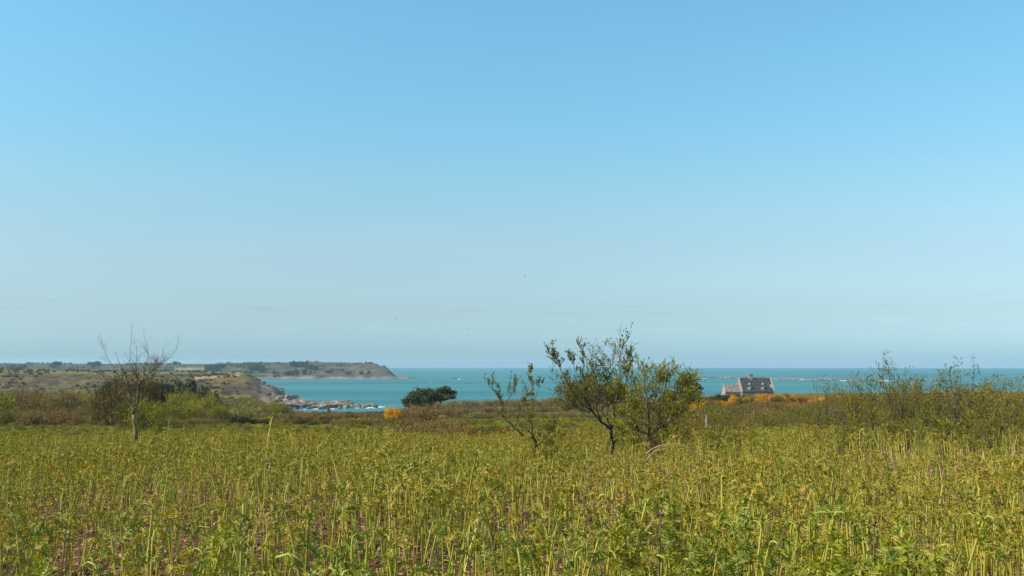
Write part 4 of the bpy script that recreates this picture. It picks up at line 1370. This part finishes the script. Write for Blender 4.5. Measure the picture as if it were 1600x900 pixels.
# ------------------------------------------------------------------ arched canes, post, birds
def cane(pts, r, label, mat='cane', d=15.5):
    base = at(pts[0][0], pts[0][1], d); base.z = ground_z(base.x, base.y)
    P_ = [at(p, q, d + (k[0] if k else 0)) - base for p, q, *k in pts]
    P_[0] = Vector((0, 0, 0))
    # smooth by Catmull-Rom
    Q = []
    for i in range(len(P_) - 1):
        p0, p1, p2, p3 = P_[max(i - 1, 0)], P_[i], P_[i + 1], P_[min(i + 2, len(P_) - 1)]
        for k in range(5):
            u = k / 5
            Q.append(.5 * ((2 * p1) + (p2 - p0) * u + (2 * p0 - 5 * p1 + 4 * p2 - p3) * u * u + (3 * p1 - p0 - 3 * p2 + p3) * u ** 3))
    Q.append(P_[-1])
    mb = MB(); m_ = len(Q) - 1
    mb.tube(Q, [r * (1 - .6 * i / m_) for i in range(m_ + 1)], 6)
    o = link('bramble_cane', mb.mesh('cane', True), M[mat], label=label, category='bramble cane')
    o.location = base


cane([(1000, 735), (1006, 715), (1022, 700), (1045, 694), (1066, 696), (1085, 705), (1105, 716), (1128, 732, .3)], .009, 'long pale bramble cane arching over the bracken under the dense sapling', d=15.5)
cane([(1002, 737), (1012, 716), (1026, 704), (1046, 700), (1060, 703, .3)], .007, 'shorter reddish bramble cane below the long arching one', d=15.2)
cane([(1004, 738), (1010, 722), (1020, 708), (1032, 699), (1044, 697)], .006, 'thin tan cane beside the foot of the arching brambles', d=15.8)
cane([(1018, 709), (1040, 708), (1062, 707, .2)], .005, 'straight dead twig lying under the arching brambles', d=15.6)
cane([(262, 672), (264, 658), (270, 650)], .010, 'short pale bent twig standing right of the bare tree', 'post', d=24)
cane([(1008, 715), (1008, 700), (1004, 690)], .010, 'pale broken stem at the foot of the dense sapling', 'post', d=19)

pb = at(1103, 680, 34); pb.z = ground_z(pb.x, pb.y)
t_ = thing('fence_post', pb, 'thin pale wooden post standing in the scrub right of the saplings', 'post')
hp = at(1104, 648, 34).z - pb.z
mb = MB(); mb.tube([(0, 0, -.1), (.01, 0, hp * .5), (.03, 0, hp)], [.035, .032, .028], 7)
link('post', mb.mesh('post'), M['post'], t_)
mb = MB(); mb.tube([(.018, -.03, hp * .86), (.018, -.045, hp * .86)], .006, 5)
link('nail', mb.mesh('nail'), M['lead'], t_)


def bird(px, row, d, span_px, flap, yaw, label):
    c = at(px, row, d); k = span_px / F * d / 2
    t_ = thing('bird', c, label, 'bird', 'birds flying over the sea', rz=yaw)
    mb = MB(); mb.tube([(0, -.62 * k, 0), (0, -.42 * k, .02 * k), (0, -.1 * k, 0), (0, .3 * k, .01 * k), (0, .62 * k, .02 * k)], [.02 * k, .09 * k, .13 * k, .08 * k, .015 * k], 8)
    link('body', mb.mesh('body', True), M['bird'], t_)
    mb = MB(); b = len(mb.v)
    mb.v += [Vector((-.16 * k, .9 * k, 0)), Vector((.16 * k, .9 * k, 0)), Vector((.05 * k, .5 * k, .02 * k)), Vector((-.05 * k, .5 * k, .02 * k)), Vector((0, .78 * k, -.015 * k))]
    mb.f += [(0, 3, 4), (3, 2, 4), (2, 1, 4)]
    link('tail', mb.mesh('tail'), M['bird'], t_)
    for s in (-1, 1):
        mb = MB()
        st = [(.06, -.26, .16, .02), (.45, -.32, .06, flap * .40), (.75, -.22, .05, flap * .42), (1.0, .12, .14, flap * .2)]
        for (xx, yl, yt, zz) in st:
            mb.v += [Vector((s * xx * k, yl * k, zz * k + .02 * k)), Vector((s * xx * k, yt * k, zz * k)), Vector((s * xx * k, (yl + yt) / 2 * k, zz * k - .03 * k))]
        for i in range(3):
            a_ = i * 3
            mb.f += [(a_, a_ + 3, a_ + 4, a_ + 1), (a_ + 1, a_ + 4, a_ + 5, a_ + 2), (a_ + 2, a_ + 5, a_ + 3, a_)]
        link('wing', mb.mesh('wing'), M['bird'], t_)


bird(303.5, 440, 70, 6, 1.0, .3, 'small dark bird, leftmost of the birds over the headland')
bird(370, 474.5, 110, 4, .7, .8, 'faint small bird just above the grey cloud bank')
bird(619.5, 498.5, 70, 5, -.8, -.4, 'dark bird high above the tip of the far headland')
bird(732.5, 513.5, 70, 5.5, .9, .5, 'dark bird above the offshore rocks')
bird(820.5, 432, 70, 5, .8, 1.0, 'highest dark bird, above the middle of the sea')
bird(727, 545, 120, 4, .8, .2, 'faint bird just above the horizon')
bird(857, 545, 60, 4, -.6, -.2, 'small bird at the tip of the tallest sapling')

# ------------------------------------------------------------------ bracken
def pinna(mb, org, ax, up, L, g, npin=8, curl=2.6, segs=3):
    """one side frond of young bracken: a rachis that rolls in at its tip, both sides set with crumpled toothed leaflets"""
    ax = ax.normalized(); side = ax.cross(up).normalized(); up = side.cross(ax).normalized()
    curl *= (1 if g.random() < .42 else -.9)
    th = g.uniform(-.1, .3); pts = [org.copy()]; q = org.copy(); m = npin + 2
    dirs = []
    for i in range(m):
        s = (i + .5) / m
        a_ = th - curl * s ** 2.6 * g.uniform(.8, 1.2)
        d = ax * math.cos(a_) + up * math.sin(a_) + side * g.gauss(0, .08)
        st = L / m * (1 - .45 * s)
        q = q + d * st; pts.append(q.copy()); dirs.append(d)
    mb.tube(pts, [.0026 * (1 - .6 * i / m) for i in range(m + 1)], 3, cap=False)
    for i in range(1, m + 1):
        s = i / m
        d = dirs[min(i, m - 1)]
        nrm = side.cross(d).normalized()
        lp = L * .25 * (math.sin(PI * min(1, .22 + .78 * s)) ** .6 + .12) * g.uniform(.75, 1.2)
        for sg in (-1, 1):
            c = pts[i]; dd = (side * sg + d * g.uniform(.1, .8) + nrm * g.uniform(-.7, .6)).normalized()
            w = L * (.30 / npin) * g.uniform(.6, 1.4)
            cu = g.uniform(-1.2, 3.2) * (1 + s)
            b = len(mb.v)
            tt = dd
            ww = d.cross(Vector((0, 0, 0))) if False else (d - dd * d.dot(dd)).normalized()
            for k in range(segs + 1):
                u = k / segs
                wk = w * (1 - u * .85)
                tooth = wk * (.8 if k % 2 else 0)
                mb.v += [c + ww * (wk + tooth), c - ww * (wk + tooth) * .9 - nrm * wk * .2]
                tt = (tt * math.cos(cu / segs) - nrm * math.sin(cu / segs)).normalized()
                c = c + tt * lp / segs
            for k in range(segs):
                a_ = b + 2 * k
                mb.f.append((a_, a_ + 1, a_ + 3, a_ + 2))


def bracken(seed, h, near=True, style=0):
    """-> list of (part name, mesh). style 0: tight croziers, 1: half open, 2: spread fronds"""
    g = random.Random(seed)
    parts = []
    st = MB()
    lean = Vector((g.gauss(0, .035), g.gauss(0, .035), 0))
    n = 6; pts = []
    for i in range(n + 1):
        u = i / n
        pts.append(Vector((0, 0, h * u)) + lean * h * u * u * 2.0)
    r = g.uniform(.0056, .0078) if near else g.uniform(.0052, .0068)
    # nodding top
    a_ = g.uniform(0, 2 * PI); hd = Vector((math.cos(a_), math.sin(a_), 0)) * g.uniform(.4, 1)
    nod = g.uniform(.035, .08)
    top = [pts[-1] + hd * nod * .35 + Vector((0, 0, nod * .5)), pts[-1] + hd * nod * .95 + Vector((0, 0, nod * .62)), pts[-1] + hd * nod * 1.35 + Vector((0, 0, nod * .25))]
    al = pts + top
    st.tube(al, [r * (1 - .45 * i / (len(al) - 1)) for i in range(len(al))], 5 if near else 3)
    parts.append(('stem', st.mesh('stem', True), 'stalk'))
    nd = 16 if near else 9
    sg = 4 if near else 3
    curl = (3.8, 2.8, 1.9)[style]; LL = ((.065, .090, .13) if near else (.060, .080, .11))[style]
    mb = MB(); pinna(mb, top[1], (hd + Vector((0, 0, -.25))), Vector((0, 0, 1)), LL * 1.25, g, nd, curl + .6, sg)
    parts.append(('frond', mb.mesh('frond'), 'frond'))
    pairs = (1, 2, 3)[style] if near else (1, 1, 2)[style]
    lev = [pts[-1] - Vector((0, 0, h * .0))] + [pts[-1] - Vector((0, 0, h * g.uniform(.10, .16) * k)) for k in range(1, pairs)]
    base_a = a_ + PI / 2 + g.gauss(0, .3)
    for k, o_ in enumerate(lev):
        for s in (0, PI):
            if k and g.random() < .2:
                continue
            aa = base_a + s + g.gauss(0, .35)
            ax = Vector((math.cos(aa), math.sin(aa), g.uniform(.5, 1.7)))
            mb = MB(); pinna(mb, o_, ax, Vector((0, 0, 1)), LL * g.uniform(.55, 1.4) * (1 + .2 * k), g, nd, curl * g.uniform(.7, 1.2), sg)
            parts.append(('frond', mb.mesh('frond'), 'frond'))
    return parts


NEARV = [bracken(100 + i, .46 + .03 * (i % 7), True, (0, 1, 0, 2, 1, 0, 1, 0, 0, 1, 2, 0)[i % 12]) for i in range(18)]
NEARV += [bracken(150 + i, .86 + .05 * i, True, (2, 1, 2)[i]) for i in range(3)]
NN = len(NEARV) - 3
for v_ in NEARV:
    for nm, me, mt in v_:
        me.materials.append(M[mt])

# scatter over the field
pts_all = []
gb = random.Random(77)


def bracken_density(x, y):
    """plants per square metre"""
    n = fbm(x, y, .55, 21)
    n2 = fbm(x, y, .12, 33, 2)
    k = 50 * max(.14, min(1.4, .85 + 2.8 * n + .9 * n2))
    r, px = polar(x, y)
    k *= 1 - smooth(34, 44, y + 4 * n2)
    k *= 1 - .7 * smooth(1200, 1290, px) * smooth(13.5, 17, y)
    k *= 1 - .5 * smooth(35, 5, abs(px - 1020)) * smooth(15, 18, y) if abs(px - 1020) < 90 else 1
    return k


cell = .5
yy = 2.2
while yy < 46:
    half = .5 * yy * 1.33 + 2.0
    xx = -half
    while xx < half:
        lam = bracken_density(xx + cell / 2, yy + cell / 2) * cell * cell
        if yy > 14:
            lam *= max(.55, 1 - (yy - 14) * .02)
        k = int(lam) + (gb.random() < lam - int(lam))
        for _ in range(k):
            pts_all.append((xx + cell * gb.random(), yy + cell * gb.random()))
        xx += cell
    yy += cell
# keep what the picture could show; nearest 300 in the frame become single plants
def in_frame(x, y, zt):
    px = 800 + F * x / y
    v = at(800, 0, 1)
    # row of the top
    cz = (zt - EYE)
    yc = y * math.cos(PITCH) + cz * math.sin(PITCH); zc_ = -y * math.sin(PITCH) + cz * math.cos(PITCH)
    return 450 - F * zc_ / yc, 800 + F * x / yc


cand = []
rest = []
for (x, y) in pts_all:
    z = ground_z(x, y)
    h = gb.uniform(.66, 1.2) * (1.0 + .35 * fbm(x, y, .4, 44, 2) + .35 * fbm(x, y, .17, 48, 2)) * (1 + .16 * (1 - smooth(5, 13, y)))
    row, px = in_frame(x, y, z + .6 * h)
    for (gx, gd0, gd1, gw) in ((957, 14, 22.3, 26), (848, 13, 19.4, 22), (1016, 14.5, 21.4, 30)):
        if gd0 < y < gd1 and abs(800 + F * x / y - gx) < gw * .6:
            h *= .62
    if row > 960:
        continue
    (cand if (row < 885 and 10 < px < 1590) else rest).append((y, x, z, h))
cand.sort()
near300 = cand[:288]
rest += cand[288:]
print('bracken', len(near300), len(rest))
LBS = ['bracken stem with tightly curled tips, %s, %s third',
       'bracken stem with half unrolled fronds, %s, %s third',
       'bracken stem with widely spread leafy fronds, %s, %s third']
STY = (0, 1, 0, 2, 1, 0, 1, 0, 0, 1, 2, 0)
protos = {}


def place_bracken(i, x, y, z, h, label, group='bracken plants at the front of the field', rz=None, tilt=None):
    rz = gb.uniform(0, 6.28) if rz is None else rz
    tx, ty = tilt or (gb.gauss(0, .07), gb.gauss(0, .07))
    if i not in protos:
        t_ = thing('bracken_fern', (x, y, z), label, 'fern', group)
        for nm, me, mt in NEARV[i]:
            link(nm, me, None, t_)
        protos[i] = t_
    else:
        src = protos[i]
        t_ = src.copy(); COL.objects.link(t_)
        for ch in src.children:
            c = ch.copy(); COL.objects.link(c); c.parent = t_
        t_['label'] = label; t_['group'] = group
    t_.location = (x, y, z - .01); t_.rotation_euler = (tx, ty, rz); t_.scale = (h, h, h)
    return t_


for (y, x, z, h) in near300:
    i = gb.randrange(NN)
    px_ = 800 + F * x / y
    third = 'left' if px_ < 533 else ('middle' if px_ < 1067 else 'right')
    rank = 'front row' if y < near300[140][0] else 'second row'
    place_bracken(i, x, y, z, h, LBS[STY[i % 12]] % (rank, third), 'bracken plants in the %s' % rank)

# a few that stand out by themselves
for (px, d, top, i, lb) in [(722, 7.6, 698, 19, 'very tall bracken stem rising above the field left of the middle'), (520, 6.6, 748, 18, 'tall leafy bracken standing above its neighbours in the left half'),
                            (1022, 5.6, 775, 20, 'tall bracken right of the middle beside a dark dead stalk'), (1240, 9, 716, 18, 'tall bracken rising below the right hand thicket'),
                            (212, 5.2, 790, 20, 'big leafy bracken at the lower left corner of the field'), (415, 13, 646, 19, 'lone tall bracken reaching the hedge line left of the middle'),
                            (255, 7.5, 728, 20, 'tall bracken below the bare pale tree'), (885, 5.4, 800, 18, 'wide leafy bracken at the bottom centre'), (1155, 5.0, 815, 20, 'wide leafy bracken at the bottom right')]:
    x = xof(px, d); z = ground_z(x, d)
    hh = at(px, top, d).z - z
    v_ = NEARV[i]
    h0 = (.46 + .03 * (i % 7) if i < NN else .86 + .05 * (i - NN)) + .05
    place_bracken(i, x, d, z, hh / h0, lb, group='', tilt=(0, 0))
for o in COL.objects:
    if o.get('group') == '':
        del o['group']

# the rest of the field: one mass
VC = bpy.data.collections.new('bracken_kinds')
kinds = []
for i in range(14):
    h = .40 + .03 * (i % 7)
    pr = bracken(300 + i, h, False, (0, 1, 0, 2, 0, 1, 0)[i % 7])
    V = []; Fs = []; mi = []
    for nm, me, mt in pr:
        b = len(V)
        V += [tuple(v.co) for v in me.vertices]
        for p in me.polygons:
            Fs.append(tuple(b + k for k in p.vertices)); mi.append(0 if mt == 'stalk' else 1)
        bpy.data.meshes.remove(me)
    me = mesh_np('bracken_kind', V, Fs)
    me.materials.append(M['stalk']); me.materials.append(M['frond_far'])
    me.polygons.foreach_set('material_index', mi)
    o = bpy.data.objects.new('bracken_kind.%02d' % i, me)
    VC.objects.link(o)


def scatter(name, pts, coll, mat, label, **kw):
    """pts: list of (x,y,z, rx,ry,rz, scale)"""
    A = np.array(pts, dtype=np.float32)
    me = bpy.data.meshes.new(name)
    me.vertices.add(len(A)); me.vertices.foreach_set('co', np.ascontiguousarray(A[:, :3]).ravel())
    ra = me.attributes.new('rot', 'FLOAT_VECTOR', 'POINT'); ra.data.foreach_set('vector', np.ascontiguousarray(A[:, 3:6]).ravel())
    sa = me.attributes.new('scl', 'FLOAT', 'POINT'); sa.data.foreach_set('value', np.ascontiguousarray(A[:, 6]))
    nk = len(coll.objects)
    ia = me.attributes.new('idx', 'INT', 'POINT'); ia.data.foreach_set('value', rng.integers(0, nk, len(A)).astype(np.int32))
    ng = bpy.data.node_groups.new(name + '_nodes', 'GeometryNodeTree')
    ng.interface.new_socket('Geometry', in_out='INPUT', socket_type='NodeSocketGeometry')
    ng.interface.new_socket('Geometry', in_out='OUTPUT', socket_type='NodeSocketGeometry')
    gi = N(ng, 'NodeGroupInput'); go = N(ng, 'NodeGroupOutput')
    ip = N(ng, 'GeometryNodeInstanceOnPoints')
    ci = N(ng, 'GeometryNodeCollectionInfo'); ci.inputs['Collection'].default_value = coll
    ci.inputs['Separate Children'].default_value = True; ci.inputs['Reset Children'].default_value = True
    def na(nm, ty):
        n = N(ng, 'GeometryNodeInputNamedAttribute', data_type=ty); n.inputs['Name'].default_value = nm
        return n.outputs[0]
    ng.links.new(gi.outputs[0], ip.inputs['Points']); ng.links.new(ci.outputs[0], ip.inputs['Instance'])
    ip.inputs['Pick Instance'].default_value = True
    ng.links.new(na('idx', 'INT'), ip.inputs['Instance Index'])
    ng.links.new(na('rot', 'FLOAT_VECTOR'), ip.inputs['Rotation'])
    ng.links.new(na('scl', 'FLOAT'), ip.inputs['Scale'])
    ng.links.new(ip.outputs[0], go.inputs[0])
    o = bpy.data.objects.new(name, me); COL.objects.link(o)
    md = o.modifiers.new('scatter', 'NODES'); md.node_group = ng
    o['kind'] = 'stuff'; o['label'] = label
    return o


scatter('bracken_field', [(x, y, z - .01, gb.gauss(0, .08), gb.gauss(0, .08), gb.uniform(0, 6.28), h) for (y, x, z, h) in rest], VC, None,
        'field of young green bracken with uncurling tips reaching back to the saplings')

# litter of last year's bracken
def litter_kind(seed, n=14):
    g = random.Random(seed); mb = MB()
    for _ in range(n):
        c = Vector((g.gauss(0, .09), g.gauss(0, .09), abs(g.gauss(0, .018)) + .003))
        a_ = g.uniform(0, 6.28); d = Vector((math.cos(a_), math.sin(a_), g.gauss(.05, .25)))
        mb.leaf(c, d, Vector((g.gauss(0, .4), g.gauss(0, .4), 1)), g.uniform(.02, .06), g.uniform(.008, .022))
    if g.random() < .7:
        a_ = g.uniform(0, 6.28); d = Vector((math.cos(a_), math.sin(a_), g.uniform(-.02, .35)))
        c = Vector((g.gauss(0, .05), g.gauss(0, .05), .01)); L = g.uniform(.12, .38)
        mb.tube([c, c + d * L * .5 + Vector((0, 0, .01)), c + d * L], [.003, .0026, .0015], 3)
    return mb.mesh('litter')


LC = bpy.data.collections.new('litter_kinds')
for i in range(10):
    me = litter_kind(500 + i); me.materials.append(M['litter'])
    LC.objects.link(bpy.data.objects.new('litter_kind.%02d' % i, me))
lp = []
y = 4.0
while y < 30:
    step = .11 + .006 * y
    half = .5 * y * 1.3 + 1.5
    x = -half
    while x < half:
        xx, yy = x + gb.uniform(-.1, .1), y + gb.uniform(-.1, .1)
        lp.append((xx, yy, ground_z(xx, yy), gb.gauss(0, .1), gb.gauss(0, .1), gb.uniform(0, 6.28), gb.uniform(.8, 1.6) * (1 + y * .03)))
        x += step
    y += step
scatter('bracken_litter', lp, LC, None, 'reddish brown litter of last year\'s dead bracken between the stems')

# a few dark dead stalks still standing
for i, (px, d, top, bt, lb) in enumerate([(1020, 5.3, 792, 0, 'dark dead bracken stalk standing right of the middle of the field'), (816, 11, 738, 0, 'short dark dead stalk in the shadowed gap at the centre'),
                                         (424, 12, 716, 0, 'dark withered fern tip in the left half of the field'), (1090, 10, 742, 0, 'thin dark dead stalk below the arching brambles')]):
    x = xof(px, d); z = ground_z(x, d); h = at(px, top, d).z - z
    t_ = thing('dead_stalk', (x, d, z), lb, 'dead stalk')
    g = random.Random(900 + i)
    mb = MB(); mb.tube([(0, 0, -.02), (.01, 0, h * .5), (g.uniform(-.04, .04), 0, h)], [.008, .007, .004], 6)
    link('stem', mb.mesh('stem'), M['dead_stalk'], t_)
    mb = MB()
    for k in range(26):
        p = Vector((g.gauss(0, .02), g.gauss(0, .02), h - g.random() * h * .3))
        mb.leaf(p, Vector((g.gauss(0, 1), g.gauss(0, 1), -.6)), Vector((0, 0, 1)), .05, .025)
    link('withered_leaf', mb.mesh('withered'), M['dead_stalk'], t_)

# ------------------------------------------------------------------ low scrub nobody could count
def scrub_kinds(name, sets):
    c = bpy.data.collections.new(name)
    for kind, mt in sets:
        for j in range(2):
            src = CROWNS[kind][j][0]
            me = src.copy(); me.materials.clear(); me.materials.append(M[mt])
            c.objects.link(bpy.data.objects.new(name + '_kind', me))
    return c


g = random.Random(61)
pp = []
for _ in range(2600):
    px = g.uniform(-300, 445); d = g.uniform(525, 830)
    z = mid_z(px, d)
    if z < 2.5 or fbm(xof(px, d), d, .02, 40) < -.05:
        continue
    s_ = g.uniform(.7, 2.0)
    pp.append((xof(px, d), d, z - .2, 0, 0, g.uniform(0, 6.28), s_))
scatter('heath_scrub', pp, scrub_kinds('heath', [('tiny', 'olive'), ('tiny', 'brown'), ('tiny', 'dark'), ('tiny', 'umber')]), None, 'low dark heath and gorse scrub over the middle headland')
pp = []
for _ in range(4200):
    px = g.uniform(-400, 606); d = FAR_B + g.uniform(10, 420)
    z = far_z(px, d)
    n_ = fbm(xof(px, d), d, .011, 42)
    if z < 3 or n_ < .10 + (.25 if z > 27 else 0):
        continue
    s_ = g.uniform(1.4, 4.2)
    pp.append((xof(px, d), d, z - .3, 0, 0, g.uniform(0, 6.28), s_))
scatter('far_scrub', pp, scrub_kinds('far', [('tiny', 'dark'), ('tiny', 'olive'), ('tiny', 'umber')]), None, 'patches of dark scrub over the slopes of the far headland')
pp = []
for _ in range(11000):
    d = 48 + 255 * g.random() ** .8; px = g.uniform(-80, 1680)
    if px < 430 and g.random() < .45:
        d = g.uniform(240, 540)
    x = xof(px, d)
    c_ = ground_cover(x, d)
    if c_[1] > c_[0] * .81 or c_[0] > .2 or d > lerp_tab(EDGE, px) - 3:
        continue
    s_ = g.uniform(.5, 1.1) * (.55 if d < 60 else .9) * (2.2 if d > 303 else 1)
    pp.append((x, d, ground_z(x, d) - .1, 0, 0, g.uniform(0, 6.28), s_))
scatter('rough_scrub', pp, scrub_kinds('rough', [('twiggy', 'olive'), ('twiggy', 'brown'), ('twiggy', 'reed'), ('leafy', 'olive'), ('twiggy', 'umber')]), None, 'knee high rough grass and bramble filling the ground between the bushes')

pp = []
for _ in range(5200):
    d = 60 + 170 * g.random(); px = g.uniform(-60, 1010); x = xof(px, d)
    c_ = ground_cover(x, d)
    if c_[1] < c_[0] * .81 or fbm(x, d, .09, 51) < -.12:
        continue
    s_ = g.uniform(.25, .6)
    pp.append((x, d, ground_z(x, d) - .06, 0, 0, g.uniform(0, 6.28), s_))
scatter('meadow_tussocks', pp, scrub_kinds('meadow', [('twiggy', 'willow'), ('twiggy', 'olive'), ('twiggy', 'pale')]), None, 'uneven tussocks of long grass over the green field strips')

# ------------------------------------------------------------------ haze
mb = MB(); mb.box(-6300, 6300, -6250, 6400, -5.5, 50)
m, t = new_mat('haze')
o_ = N(t, 'ShaderNodeOutputMaterial'); v_ = N(t, 'ShaderNodeVolumePrincipled')
v_.inputs['Color'].default_value = (0.62, 0.82, 1.0, 1)
v_.inputs['Density'].default_value = 1.05e-4
v_.inputs['Anisotropy'].default_value = 0.2
t.links.new(v_.outputs[0], o_.inputs['Volume'])
link('haze', mb.mesh('haze'), m, kind='stuff', label='thin blue sea haze')
